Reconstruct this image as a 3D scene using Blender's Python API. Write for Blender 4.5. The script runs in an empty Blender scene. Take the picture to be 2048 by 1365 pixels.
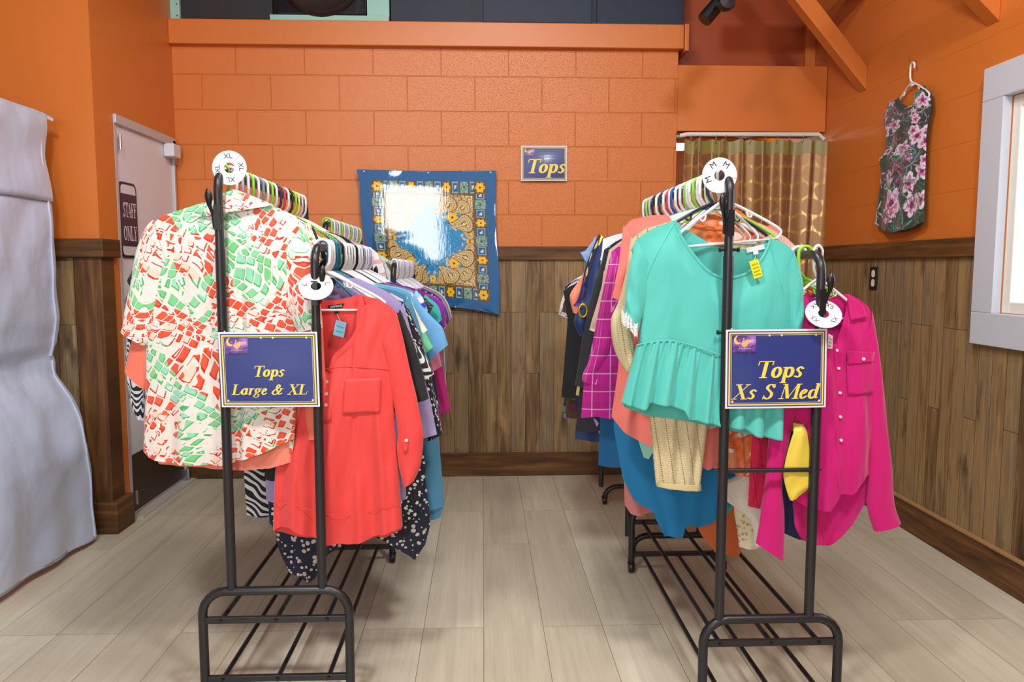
import bpy, bmesh, math, random
from mathutils import Vector, Matrix, noise
random.seed(7)
SC = bpy.context.scene
COL = SC.collection
R = math.radians
# ------------------------------------------------------------------ camera
F = 1550.0; H = 1.2
PITCH = math.atan((682.5 - 537) / F); YAW = math.atan((1024 - 965) / F)
cd = bpy.data.cameras.new('camera'); cam = bpy.data.objects.new('camera', cd); COL.objects.link(cam)
cam.location = (0, 0, H); cam.rotation_euler = (math.pi / 2 - PITCH, 0, -YAW)
cd.sensor_width = 36; cd.lens = F / 2048 * 36; cd.clip_start = 0.02
SC.camera = cam
# ------------------------------------------------------------------ world, lights, exposure
SC.view_settings.view_transform = 'Standard'; SC.view_settings.look = 'None'
SC.view_settings.gamma = 1; SC.view_settings.use_curve_mapping = False
SC.view_settings.exposure = 0.14
w = bpy.data.worlds.new('world'); SC.world = w; w.use_nodes = True
w.node_tree.nodes['Background'].inputs[0].default_value = (0.93, 0.96, 1, 1)
w.node_tree.nodes['Background'].inputs[1].default_value = 0.62
def area(name, loc, target, sx, sy, power, col=(1, 1, 1)):
    l = bpy.data.lights.new(name, 'AREA'); l.shape = 'RECTANGLE'; l.size = sx; l.size_y = sy
    l.energy = power; l.color = col
    o = bpy.data.objects.new(name, l); COL.objects.link(o); o.location = loc
    o.rotation_euler = (Vector(target) - Vector(loc)).to_track_quat('-Z', 'Y').to_euler()
    return o
area('assumed_window_light', (-0.96, -2.0, 1.80), (-0.96, 4.4, 1.80), 0.82, 0.95, 38, (1, 0.99, 0.97))  # assumed window behind the camera: bare area light added for the scarf glare
area('assumed_ceiling_light', (-0.8, 0.5, 3.15), (-0.7, 2.4, 0.0), 0.3, 0.3, 40, (1, 0.98, 0.94))  # assumed ceiling light, unseen, placed to shape the rack shadows on the floor
area('assumed_ceiling_light', (0.85, 0.5, 3.15), (0.8, 2.4, 0.0), 0.3, 0.3, 40, (1, 0.98, 0.94))  # second assumed light for the rack shadows, no fixture built
area('assumed_ceiling_light', (0.1, 2.3, 3.25), (0.1, 2.4, 0), 0.5, 0.5, 34, (1, 0.98, 0.95))  # unseen overhead light, added to brighten the floor and back wall
area('side_window_daylight', (2.3, 2.3, 1.45), (0.5, 2.3, 1.2), 1.0, 0.8, 10, (0.93, 0.97, 1))

# ------------------------------------------------------------------ projection helper: photo pixel -> point on a world plane
CM = cam.rotation_euler.to_matrix()
def P(px, py, X=None, Y=None, Z=None):
    d = CM @ Vector(((px - 1024) / F, -(py - 682.5) / F, -1.0))
    if Y is not None: t = Y / d.y
    elif X is not None: t = X / d.x
    else: t = (Z - H) / d.z
    return Vector((0, 0, H)) + d * t

# ------------------------------------------------------------------ helpers
def tag(o, label=None, cat=None, group=None, kind=None):
    if label: o['label'] = label
    if cat: o['category'] = cat
    if group: o['group'] = group
    if kind: o['kind'] = kind
    return o
def empty(name, loc=(0, 0, 0), label=None, cat=None, group=None):
    o = bpy.data.objects.new(name, None); COL.objects.link(o); o.location = loc; o.empty_display_size = 0.05
    return tag(o, label, cat, group)
def worg(o):
    v = Vector((0, 0, 0))
    while o is not None:
        v += o.location; o = o.parent
    return v
class MB:
    def __init__(s): s.v = []; s.f = []; s.uv = []; s.m = []; s.c = None
    def add(s, vs, fs, uvs=None, m=0):
        b = len(s.v); s.v += [tuple(v) for v in vs]
        for i, f in enumerate(fs):
            s.f.append(tuple(b + k for k in f)); s.m.append(m)
            s.uv.append([uvs[k] for k in f] if uvs else None)
    def box(s, x0, x1, y0, y1, z0, z1, m=0):
        v = [(x, y, z) for z in (z0, z1) for y in (y0, y1) for x in (x0, x1)]
        s.add(v, [(0, 2, 3, 1), (4, 5, 7, 6), (0, 1, 5, 4), (2, 6, 7, 3), (0, 4, 6, 2), (1, 3, 7, 5)], None, m)
    def tube(s, pts, r, n=10, m=0, closed=False, caps=True, rs=None, flat=None):
        pts = [Vector(p) for p in pts]; k = len(pts); b = []; up = None
        for i, p in enumerate(pts):
            if closed: t = pts[(i + 1) % k] - pts[i - 1]
            else: t = pts[min(i + 1, k - 1)] - pts[max(i - 1, 0)]
            if t.length < 1e-9: t = Vector((0, 0, 1))
            t.normalize()
            if up is None: up = Vector((0, 1, 0)) if abs(t.y) < .8 else Vector((1, 0, 0))
            a = (up - t * up.dot(t)).normalized(); c = t.cross(a); up = a
            rr = rs[i] if rs else r
            f2 = flat if flat else 1
            b += [p + a * math.cos(2 * math.pi * j / n) * rr * f2 + c * math.sin(2 * math.pi * j / n) * rr for j in range(n)]
        fs = []
        for i in range(k if closed else k - 1):
            for j in range(n):
                i2 = (i + 1) % k; fs.append((i * n + j, i * n + (j + 1) % n, i2 * n + (j + 1) % n, i2 * n + j))
        if not closed and caps:
            fs.append(tuple(reversed(range(n)))); fs.append(tuple((k - 1) * n + j for j in range(n)))
        s.add(b, fs, None, m)
    def grid(s, fn, nu, nv, m=0, wrapu=False, uvfn=None):
        vs = []; uv = []
        for j in range(nv + 1):
            for i in range(nu + (0 if wrapu else 1)):
                vs.append(fn(i / nu, j / nv)); uv.append(uvfn(i / nu, j / nv) if uvfn else (i / nu, j / nv))
        W = nu if wrapu else nu + 1
        fs = [(j * W + i, j * W + (i + 1) % W if wrapu else j * W + i + 1, (j + 1) * W + ((i + 1) % W if wrapu else i + 1), (j + 1) * W + i) for j in range(nv) for i in range(nu)]
        s.add(vs, fs, uv, m)
    def poly(s, pts, d=None, m=0):      # flat polygon (pts 3D); d = extrusion vector
        n = len(pts)
        if d is None: s.add(pts, [tuple(range(n))], None, m); return
        d = Vector(d); vs = [Vector(p) for p in pts] + [Vector(p) + d for p in pts]
        s.add(vs, [tuple(range(n)), tuple(reversed(range(n, 2 * n)))] + [(i, i + n, (i + 1) % n + n, (i + 1) % n) for i in range(n)], None, m)
    def lathe(s, c, prof, n=20, axis='z', m=0):
        vs = []
        for r, h in prof:
            for j in range(n):
                a = 2 * math.pi * j / n; x, y = r * math.cos(a), r * math.sin(a)
                vs.append(Vector(c) + Vector({'z': (x, y, h), 'y': (x, h, y), 'x': (h, x, y)}[axis]))
        fs = [(i * n + j, i * n + (j + 1) % n, (i + 1) * n + (j + 1) % n, (i + 1) * n + j) for i in range(len(prof) - 1) for j in range(n)]
        s.add(vs, fs, None, m)
    def mesh(s, name, mats, off=Vector((0, 0, 0)), smooth=True):
        me = bpy.data.meshes.new(name)
        me.from_pydata([tuple(Vector(v) - off) for v in s.v], [], s.f)
        for mt in (mats if isinstance(mats, (list, tuple)) else [mats]): me.materials.append(mt)
        me.polygons.foreach_set('material_index', s.m)
        me.polygons.foreach_set('use_smooth', [smooth] * len(s.f))
        if any(u is not None for u in s.uv):
            ul = me.uv_layers.new(name='UVMap'); fl = []
            for f, u in zip(s.f, s.uv):
                for k in range(len(f)): fl += list(u[k]) if u else [0, 0]
            ul.data.foreach_set('uv', fl)
        if s.c:
            ca = me.color_attributes.new('paint', 'FLOAT_COLOR', 'POINT'); fl = []
            for c in s.c: fl += [c[0], c[1], c[2], 1]
            ca.data.foreach_set('color', fl)
        me.update(); return me
    def build(s, name, mats, parent=None, loc=None, smooth=False, bevel=0, solid=0):
        off = worg(parent) if parent else Vector(loc if loc is not None else (0, 0, 0))
        o = bpy.data.objects.new(name, s.mesh(name, mats, off, smooth)); COL.objects.link(o)
        if parent: o.parent = parent
        elif loc is not None: o.location = loc
        if solid:
            md = o.modifiers.new('thick', 'SOLIDIFY'); md.thickness = solid; md.offset = 0
        if bevel:
            md = o.modifiers.new('bevel', 'BEVEL'); md.width = bevel; md.segments = 2; md.limit_method = 'ANGLE'
        if smooth and not s.c and len(s.f) < 3000:
            try: o.data.set_sharp_from_angle(angle=R(50))
            except Exception: pass
        return o
def S(name, mb, mats, **k): return tag(mb.build(name, mats, **k), kind='structure')
def bez(pts, n=8):                      # Catmull-Rom through points
    pts = [Vector(p) for p in pts]; out = []
    for i in range(len(pts) - 1):
        a = pts[max(i - 1, 0)]; b = pts[i]; c = pts[i + 1]; d = pts[min(i + 2, len(pts) - 1)]
        for k in range(n):
            t = k / n; out.append(0.5 * ((2 * b) + (c - a) * t + (2 * a - 5 * b + 4 * c - d) * t * t + (-a + 3 * b - 3 * c + d) * t ** 3))
    out.append(pts[-1]); return out
def lin(xs, x):                         # piecewise linear lookup [(x, y...)]
    if x <= xs[0][0]: return xs[0][1] if len(xs[0]) == 2 else xs[0][1:]
    for a, b in zip(xs, xs[1:]):
        if x <= b[0]:
            t = (x - a[0]) / max(b[0] - a[0], 1e-9)
            r = tuple(p + (q - p) * t for p, q in zip(a[1:], b[1:]))
            return r[0] if len(r) == 1 else r
    return xs[-1][1] if len(xs[-1]) == 2 else xs[-1][1:]
def sst(a, b, x):
    t = min(max((x - a) / (b - a), 0), 1); return t * t * (3 - 2 * t)

# ------------------------------------------------------------------ materials
def srgb(h):
    if isinstance(h, str):
        h = h.lstrip('#'); c = [int(h[i:i + 2], 16) / 255 for i in (0, 2, 4)]
    else: c = h
    return tuple(x / 12.92 if x <= 0.04045 else ((x + 0.055) / 1.055) ** 2.4 for x in c)
class NT:
    def __init__(s, name, rough=0.6, spec=0.5, sheen=0, coat=0, coatr=0.1, metal=0, trans=0):
        s.mat = bpy.data.materials.new(name); s.mat.use_nodes = True; s.t = s.mat.node_tree
        s.b = s.t.nodes['Principled BSDF']
        s.b.inputs['Roughness'].default_value = rough; s.b.inputs['Specular IOR Level'].default_value = spec
        s.b.inputs['Metallic'].default_value = metal
        s.b.inputs['Coat Weight'].default_value = coat; s.b.inputs['Coat Roughness'].default_value = coatr
        s.b.inputs['Sheen Weight'].default_value = sheen; s.b.inputs['Transmission Weight'].default_value = trans
    def n(s, typ, **k):
        nd = s.t.nodes.new(typ); ins = k.pop('i', {})
        for a, v in k.items(): setattr(nd, a, v)
        for a, v in ins.items(): s.set(nd.inputs[a], v)
        return nd
    def set(s, sock, v):
        if isinstance(v, bpy.types.NodeSocket): s.t.links.new(v, sock)
        elif isinstance(v, bpy.types.Node): s.t.links.new(v.outputs[0], sock)
        else:
            if sock.type == 'RGBA' and len(v) == 3: v = (*v, 1)
            sock.default_value = v
    def math(s, op, a, b=0.0, c=0.0): return s.n('ShaderNodeMath', operation=op, i={0: a, 1: b, 2: c}).outputs[0]
    def mix(s, f, a, b, mode='MIX'):
        nd = s.t.nodes.new('ShaderNodeMix'); nd.data_type = 'RGBA'; nd.blend_type = mode
        s.set(nd.inputs[0], f); s.set(nd.inputs[6], a); s.set(nd.inputs[7], b); return nd.outputs[2]
    def ramp(s, f, stops, interp='LINEAR'):
        nd = s.n('ShaderNodeValToRGB', i={0: f}); cr = nd.color_ramp; cr.interpolation = interp
        while len(cr.elements) < len(stops): cr.elements.new(0.5)
        for e, (p, c) in zip(cr.elements, stops):
            e.position = p; e.color = (*c, 1) if not isinstance(c, (int, float)) else (c, c, c, 1)
        return nd.outputs[0]
    def step(s, f, a, b): return s.n('ShaderNodeMapRange', i={0: f, 1: a, 2: b, 3: 0.0, 4: 1.0}).outputs[0]
    def uv(s, sx=1, sy=1, rot=0, ox=0, oy=0):
        t = s.n('ShaderNodeTexCoord').outputs['UV']
        return s.n('ShaderNodeMapping', i={0: t, 1: (ox, oy, 0), 2: (0, 0, rot), 3: (sx, sy, 1)}).outputs[0]
    def obj(s, sx=1, sy=1, sz=1, rot=(0, 0, 0)):
        t = s.n('ShaderNodeTexCoord').outputs['Object']
        return s.n('ShaderNodeMapping', i={0: t, 2: rot, 3: (sx, sy, sz)}).outputs[0]
    def noise(s, vec, scale, detail=3, rough=0.5, dist=0, w=None):
        k = {'Scale': scale, 'Detail': detail, 'Roughness': rough, 'Distortion': dist, 'Vector': vec}
        nd = s.n('ShaderNodeTexNoise', noise_dimensions='4D' if w is not None else '3D', i=k)
        if w is not None: s.set(nd.inputs['W'], w)
        return nd.outputs[0]
    def bump(s, h, strength=0.3, dist=0.002):
        nd = s.n('ShaderNodeBump', i={'Strength': strength, 'Distance': dist, 'Height': h})
        s.set(s.b.inputs['Normal'], nd); return nd
    def col(s, c): s.set(s.b.inputs['Base Color'], c); return s.mat
def plain(name, c, rough=0.5, bump=0, bscale=60, **k):
    t = NT(name, rough, **k)
    if bump: t.bump(t.noise(t.obj(), bscale, 4), bump)
    t.col(srgb(c)); t.mat.diffuse_color = (*srgb(c), 1); return t.mat
ORANGE = srgb('#D4752C')
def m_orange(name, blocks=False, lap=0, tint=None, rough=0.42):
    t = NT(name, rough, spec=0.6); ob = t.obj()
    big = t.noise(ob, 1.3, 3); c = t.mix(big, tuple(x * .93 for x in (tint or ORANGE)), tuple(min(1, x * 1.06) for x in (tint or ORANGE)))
    if blocks:
        sep = t.n('ShaderNodeSeparateXYZ', i={0: ob})
        v = t.n('ShaderNodeCombineXYZ', i={0: t.math('ADD', sep.outputs[0], 0.225), 1: t.math('ADD', sep.outputs[2], -1.324 + 0.19 * 0.07), 2: 0.0})
        wob = t.noise(ob, 9, 2)
        v2 = t.n('ShaderNodeVectorMath', operation='ADD', i={0: v.outputs[0], 1: t.n('ShaderNodeCombineXYZ', i={1: t.math('MULTIPLY', t.math('SUBTRACT', wob, 0.5), 0.004)}).outputs[0]})
        br = t.n('ShaderNodeTexBrick', offset=0.5, i={'Vector': v2.outputs[0], 'Scale': 1.0, 'Mortar Size': 0.0035, 'Mortar Smooth': 0.6, 'Brick Width': 0.375, 'Row Height': 0.19, 'Color1': (0, 0, 0, 1), 'Color2': (1, 1, 1, 1)})
        pits = t.noise(ob, 170, 4, 0.7); pm = t.step(pits, 0.36, 0.46)
        side = t.step(sep.outputs[0], -1.3, 0.2)
        pits2 = t.mix(side, (1, 1, 1), pm)
        hgt = t.math('ADD', t.math('MULTIPLY', br.outputs['Fac'], -1.0), t.math('MULTIPLY', pits2, 0.16))
        hgt = t.math('ADD', hgt, t.math('MULTIPLY', t.noise(ob, 14, 3), 0.4))
        t.bump(hgt, 0.75, 0.004)
        c = t.mix(t.math('MULTIPLY', br.outputs['Fac'], 0.16), c, tuple(x * .6 for x in ORANGE))  # shading along the block joints painted in as darker orange
        c = t.mix(t.math('MULTIPLY', t.math('SUBTRACT', 1.0, pits2), 0.22), c, tuple(x * .55 for x in ORANGE))
        c = t.mix(t.math('MULTIPLY', br.outputs['Color'], 0.08), c, srgb('#E08050'))
    elif lap:
        sep = t.n('ShaderNodeSeparateXYZ', i={0: ob})
        fr = t.math('FRACT', t.math('DIVIDE', sep.outputs[2], lap))
        ln = t.math('GREATER_THAN', fr, 0.988)
        brk = t.step(t.noise(ob, 1.7, 2), 0.4, 0.6)
        ln = t.math('MULTIPLY', ln, brk)
        t.bump(t.math('ADD', t.math('MULTIPLY', ln, -1.0), t.math('MULTIPLY', t.noise(ob, 90, 3), .15)), 0.5, 0.004)
        c = t.mix(t.math('MULTIPLY', ln, 0.5), c, tuple(x * .4 for x in ORANGE))
    else: t.bump(t.noise(ob, 45, 4), 0.12, 0.003)
    return t.col(c)
def m_planks(name, axis, wdt, lng, stops, mort=0.0012, rough=0.55, gscale=1.0, knots=True, contrast=0.5, mcol=(0.02, 0.015, 0.01), streak=.42):
    """boards running along z ('xz','yz': wall facing y / x) or along y ('xy' floor)"""
    t = NT(name, rough, spec=0.4); ob = t.obj(); sep = t.n('ShaderNodeSeparateXYZ', i={0: ob})
    a, b = {'xz': (2, 0), 'yz': (2, 1), 'xy': (1, 0), 'zx': (0, 2), 'zy': (1, 2)}[axis]
    v = t.n('ShaderNodeCombineXYZ', i={0: sep.outputs[a], 1: sep.outputs[b], 2: 0.0}).outputs[0]
    br = t.n('ShaderNodeTexBrick', offset=0.37, offset_frequency=3, squash=1.0, i={'Vector': v, 'Scale': 1.0, 'Mortar Size': mort, 'Mortar Smooth': 0.3, 'Brick Width': lng, 'Row Height': wdt, 'Color1': (0, 0, 0, 1), 'Color2': (1, 1, 1, 1)})
    tone = br.outputs['Color']; w4 = t.math('MULTIPLY', tone, 37.0)
    gv = t.n('ShaderNodeCombineXYZ', i={0: t.math('MULTIPLY', sep.outputs[a], 1.1 * gscale), 1: t.math('MULTIPLY', sep.outputs[b], 13.0 * gscale), 2: t.math('MULTIPLY', tone, 11.0)}).outputs[0]
    g1 = t.noise(gv, 1.6, 5, 0.6, 1.2, w=w4)
    g2 = t.noise(t.n('ShaderNodeVectorMath', operation='MULTIPLY', i={0: gv, 1: (1, 5, 1)}).outputs[0], 3.0, 3, 0.6, 0.3, w=w4)
    f = t.math('ADD', t.math('MULTIPLY', tone, 1 - contrast), t.math('MULTIPLY', t.step(g1, 0.3, 0.7), contrast))
    c = t.ramp(f, stops)
    c = t.mix(t.math('MULTIPLY', t.step(g2, 0.42, 0.75), streak), c, (0.04, 0.026, 0.015), 'MIX')
    if knots:
        kv = t.n('ShaderNodeCombineXYZ', i={0: t.math('MULTIPLY', sep.outputs[a], 2.2), 1: t.math('MULTIPLY', sep.outputs[b], 7.0), 2: w4}).outputs[0]
        k = t.step(t.noise(kv, 1.7, 3, 0.5), 0.58, 0.74)
        c = t.mix(t.math('MULTIPLY', k, 0.8), c, (0.035, 0.024, 0.013))
    c = t.mix(br.outputs['Fac'], c, mcol)
    t.bump(t.math('ADD', t.math('MULTIPLY', br.outputs['Fac'], -1.0), t.math('MULTIPLY', g2, 0.15)), 0.35, 0.002)
    return t.col(c)
WAIN = [(0.0, srgb('#3E2A19')), (0.22, srgb('#735637')), (0.5, srgb('#A38459')), (0.75, srgb('#877259')), (1.0, srgb('#C2A376'))]
DARK = [(0.0, srgb('#3C2410')), (0.5, srgb('#6A4420')), (1.0, srgb('#8A6034'))]
M_blocks = m_orange('orange painted block', blocks=True)
M_or = m_orange('orange paint'); M_lap = m_orange('orange painted lap boards', lap=0.19)
M_wxz = m_planks('barn wood planks', 'xz', 0.082, 0.95, WAIN); M_wyz = m_planks('barn wood planks side', 'yz', 0.082, 0.95, WAIN)
M_dx = m_planks('dark stained board', 'zx', 5, 9, DARK, contrast=0.9, gscale=0.9); M_dy = m_planks('dark stained board side', 'zy', 5, 9, DARK, contrast=0.9, gscale=0.9)
M_dz = m_planks('dark stained post', 'xz', 5, 9, DARK, contrast=0.9, gscale=0.8)
M_floor = m_planks('pale oak laminate', 'xy', 0.2, 1.25, [(0, srgb('#B7AD97')), (0.5, srgb('#CBC2AD')), (1, srgb('#DED6C3'))], mort=0.001, rough=0.38, gscale=0.55, knots=False, contrast=0.55, mcol=srgb('#7A6850'), streak=.13)
M_white = plain('white gloss paint', '#C9CEDA', 0.35, 0.05); M_white2 = plain('warm white paint', '#E6E2DA', 0.4)
M_black = plain('black powder coated steel', '#1B1C22', 0.38, 0.03, 300, spec=0.6)
M_blackp = plain('black plastic', '#101114', 0.35); M_chrome = plain('brushed metal', '#B9BCC4', 0.3, metal=1.0)
M_ceil = plain('dark painted ceiling', '#5A3A26', 0.8)
M_ywhite = plain('matte plaster', '#D8D2C8', 0.8)

# ------------------------------------------------------------------ room shell
YB = 4.43; XL = -1.69; XR = 1.96; YP = 3.52
b = MB(); b.box(-3.6, 3.3, -2.3, 6.2, -0.05, 0); S('floor', b, M_floor)
b = MB(); b.box(-3.6, 3.3, -2.3, 6.2, 3.35, 3.42); S('ceiling', b, M_ceil)
b = MB(); b.box(XL - 0.1, 1.10, YB, YB + 0.2, 0, 2.45); S('wall_back', b, M_blocks)
b = MB(); b.box(XL - 0.1, 1.10, YB + .06, YB + 0.2, 2.45, 3.35); S('wall_back_upper', b, plain('near black backing', '#17161A', .8))  # dark backing added to keep world light out of the board gaps
b = MB(); b.box(XL, 1.12, YB - 0.045, YB + 0.2, 2.412, 2.542); S('trim_1', b, M_or, bevel=0.004)
b = MB(); b.box(1.123, 1.147, YB - 0.05, YB + 0.2, 2.40, 2.545); S('trim_2', b, M_or, bevel=0.003)
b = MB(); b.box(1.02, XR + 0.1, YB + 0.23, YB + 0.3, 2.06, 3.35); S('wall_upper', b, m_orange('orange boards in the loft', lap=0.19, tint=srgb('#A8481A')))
b = MB(); b.box(1.9, XR - 0.001, YB + 0.19, YB + 0.235, 2.06, 3.35); S('trim_12', b, M_or)
b = MB(); b.box(1.095, XR - 0.005, YB + 0.01, YB + 0.035, 1.975, 2.337); S('wall_header', b, M_or)
b = MB(); b.box(1.095, XR, YB + 0.035, YB + 0.3, 1.985, 2.06); S('trim_3', b, M_or)
# wainscot on the back wall
b = MB(); b.box(XL, 1.10, YB - 0.012, YB, 0.13, 1.25); S('wall_wainscot_back', b, M_wxz)
b = MB(); b.box(XL, 1.10, YB - 0.03, YB, 1.247, 1.324); S('trim_4', b, M_dx, bevel=0.003)
b = MB(); b.box(XL, 1.10, YB - 0.03, YB, 0.0, 0.135); S('baseboard_back', b, M_dx, bevel=0.004)
# changing room behind the curtain
b = MB(); b.box(1.0, 3.2, 5.9, 6.0, 0, 3.35); S('wall_changing_room', b, M_or)
b = MB(); b.box(0.98, 1.08, YB + 0.2, 6.0, 0, 3.35); S('wall_changing_room_side', b, M_or)
# right wall, with the window hole
WY0, WY1, WZ0, WZ1 = 1.75, 2.86, 1.03, 1.835
b = MB()
b.box(XR, XR + 0.14, -2.3, WY0, 0, 3.35); b.box(XR, XR + 0.14, WY1, 6.0, 0, 3.35)
b.box(XR, XR + 0.14, WY0, WY1, 0, WZ0); b.box(XR, XR + 0.14, WY0, WY1, WZ1, 3.35)
S('wall_right', b, M_lap)
b = MB(); b.box(XR - 0.012, XR, -2.3, WY0 - .1, 0.13, 1.25); b.box(XR - 0.012, XR, WY1 + .1, 4.62, 0.13, 1.25); b.box(XR - 0.012, XR, WY0 - .1, WY1 + .1, 0.13, .95)
S('wall_wainscot_right', b, M_wyz)
b = MB(); b.box(XR - 0.03, XR, WY1 + 0.1, 4.62, 1.247, 1.324); S('trim_5', b, M_dy, bevel=0.003)
b = MB(); b.box(XR - 0.022, XR, -2.3, 4.62, 0.0, 0.135); S('baseboard_right', b, M_dy)
b = MB(); b.box(XR - 0.03, XR, -2.3, 4.62, 0.135, 0.147); S('trim_6', b, plain('worn board edge', '#A07A4E', 0.6), bevel=0.003)
# window on the right wall
win = empty('window_1', (XR, (WY0 + WY1) / 2, WZ0)); tag(win, kind='structure')
b = MB(); t = 0.125
x0, x1 = XR - 0.035, XR
b.box(x0, x1, WY0 - t, WY1 + t, WZ1, WZ1 + t); b.box(x0, x1, WY0 - t, WY1 + t, WZ0 - t, WZ0)
b.box(x0, x1, WY0 - t, WY0, WZ0, WZ1); b.box(x0, x1, WY1, WY1 + t, WZ0, WZ1)
b.build('window_casing', M_white, win, bevel=0.003)
b = MB(); x0, x1 = XR + 0.002, XR + 0.12; q = 0.045
b.box(x0, x1, WY0 + q, WY1 - q, WZ1 - q, WZ1); b.box(x0, x1, WY0 + q, WY1 - q, WZ0, WZ0 + q); b.box(x0, x1, WY0, WY0 + q, WZ0, WZ1); b.box(x0, x1, WY1 - q, WY1, WZ0, WZ1)
b.box(XR + .06, x1 - .01, WY1 - .5, WY1 - .46, WZ0 + q, WZ1 - q)
b.build('window_frame', M_white2, win, bevel=0.004)
t_ = NT('clear glass', 0.02, trans=1.0); t_.col((1, 1, 1)); M_glass = t_.mat
b = MB(); b.box(XR + 0.09, XR + 0.095, WY0 + q - .01, WY1 - q + .01, WZ0 + q - .01, WZ1 - q + .01); b.build('window_pane', M_glass, win)
# left partition (faces the camera) and the side wall that holds the staff door
DY0, DY1, DZ = 3.70, 4.40, 1.895
b = MB(); b.box(-3.6, XL, YP, YP + 0.12, 0, 3.35); S('wall_left', b, M_or)
b = MB(); b.box(XL - 0.08, XL, YP + .12, DY0, 0, 3.35); b.box(XL - 0.08, XL, DY0, DY1, DZ, 3.35); b.box(XL - 0.08, XL, DY1, YB + .05, 0, 3.35); S('wall_left_side', b, M_or)
b = MB(); b.box(-3.6, XL - 0.05, YP - 0.012, YP, 0.13, 1.25); S('wall_wainscot_left', b, M_wxz)
b = MB(); b.box(XL - 0.11, XL + 0.012, YP - 0.022, YP + .10, 0.13, 1.25); S('trim_7', b, M_dz, bevel=0.004)
b = MB(); b.box(-3.6, XL + 0.03, YP - 0.04, YP + 0.13, 1.247, 1.33); S('trim_8', b, M_dx, bevel=0.004)
b = MB(); b.box(-3.6, XL + 0.04, YP - 0.045, YP + 0.13, 0, 0.145); S('baseboard_left', b, M_dx, bevel=0.005)
b = MB(); b.box(-3.6, -3.5, -2.3, YP, 0, 3.35); S('wall_far_left', b, M_or)
# door
door = empty('door_1', (XL - 0.03, (DY0 + DY1) / 2, 0)); tag(door, kind='structure')
M_door = plain('off white door', '#E0DEE6', 0.45, 0.05)
b = MB(); b.box(XL - 0.05, XL - 0.006, DY0 + 0.03, DY1 - 0.02, 0.012, DZ - 0.03); b.build('door_leaf', M_door, door)
b = MB(); b.box(XL - 0.010, XL - 0.0035, DY0 + 0.035, DY1 - 0.025, 0.02, 0.30); b.build('kick_plate', plain('dark brown plate', '#3D2C22', 0.5), door)
b = MB(); b.box(XL - 0.06, XL + 0.001, DY0, DY0 + 0.03, 0, DZ); b.box(XL - 0.06, XL + 0.012, DY0, DY1, DZ - 0.03, DZ + .012); b.box(XL - 0.06, XL + 0.008, DY1 - .022, DY1, 0, DZ)
b.build('door_frame', plain('aluminium door frame', '#C4C6CE', 0.4, metal=0.3), door, bevel=0.003)
b = MB(); b.box(XL - 0.05, XL + 0.055, DY0, DY1, 0.0, 0.008); b.build('door_threshold', plain('pale threshold strip', '#BDB6B0', 0.5), door)
for z in (0.06, 1.0, 1.75):
    b = MB(); b.tube([(XL + 0.012, DY0 + 0.036, z), (XL + 0.012, DY0 + 0.036, z + 0.07)], 0.007, 8); b.build('hinge', M_chrome, door, smooth=True)
b = MB(); b.box(XL - 0.005, XL + 0.05, DY1 - 0.13, DY1 - 0.03, DZ - .10, DZ - 0.03); b.build('door_closer', plain('white closer case', '#D9DADF', 0.4), door, bevel=0.006)
b = MB(); b.box(XL, XL + 0.012, DY1 - .035, DY1 + 0.02, DZ - .13, DZ); b.build('strike_bracket', M_chrome, door, bevel=0.002)
b = MB(); b.box(XL - .005, XL + 0.02, DY1 - .06, DY1 + .01, 0.01, 0.07); b.tube([(XL + .02, DY1 - .03, 0.01), (XL + .02, DY1 - .03, 0.07)], .01, 8); b.build('floor_pivot', M_chrome, door, bevel=0.002)
# braces and upper beams by the right wall
def brace(n, yb, x_in, z_in, z_w, th=0.09, dp=0.075):
    b = MB(); d = 0.30
    dx, dz = XR - x_in, z_w - z_in; L = math.hypot(dx, dz); nx, nz = -dz / L * th / 2, dx / L * th / 2
    pts = [(x_in + nx, yb, z_in + nz), (x_in - nx, yb, z_in - nz), (XR, yb, z_w - abs(nz) * 2 - .02), (XR, yb, z_w + abs(nz) * 1.2)]
    b.poly(pts, (0, dp, 0)); return S('trim_%d' % n, b, M_or, bevel=0.003)
brace(9, 3.98, 1.36, 2.86, 2.185)
brace(10, 2.96, 1.50, 2.62, 2.22)
b = MB(); b.box(1.33, XR, 3.97, 4.07, 2.585, 2.7); S('trim_11', b, M_or, bevel=0.003)
# storage boards above the ledge
YU = YB + 0.02
def board(label, xa, xb, z0, col, group=None, y=YU, rough=0.6):
    b = MB(); b.box(xa, xb, y, y + 0.02, z0, 3.3)
    return tag(b.build('storage_panel', plain('board paint ' + col, col, rough, 0.2, 120), loc=((xa + xb) / 2, y, z0), bevel=0.003), label, 'panel')
def X4(px, y=YU): return P(px, 30, Y=y).x
board('charcoal black board above the ledge, left of the covered speaker', X4(362), X4(545), 2.543, '#26242B')
board('dark navy board above the ledge, between mint board and ajar panel', X4(781), X4(945), 2.543, '#1F2A3C')
board('dark navy panel standing slightly ajar above the ledge', X4(966), X4(1183), 2.556, '#222F44', y=YU - 0.018)
board('dark navy board at the right end of the ledge', X4(1194), X4(1368), 2.543, '#1E2B40')
b = MB(); b.box(X4(943), X4(966), YU - .005, YU + .02, 2.543, 3.3); tag(b.build('upright_batten', plain('navy batten', '#1C2536', .6), loc=(X4(955), YU, 2.543)), 'navy upright batten left of the ajar panel', 'batten')
b = MB(); b.box(X4(1184), X4(1193), YU - .005, YU + .02, 2.543, 3.3); tag(b.build('upright_batten', plain('navy batten b', '#1C2536', .6), loc=(X4(1188), YU, 2.543)), 'navy upright batten right of the ajar panel', 'batten')
M_mint = plain('mint paint', '#9CCFC4', 0.5, 0.1)
b = MB(); b.box(X4(342), X4(362), YU - .02, YU + .01, 2.546, 3.3)
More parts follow.
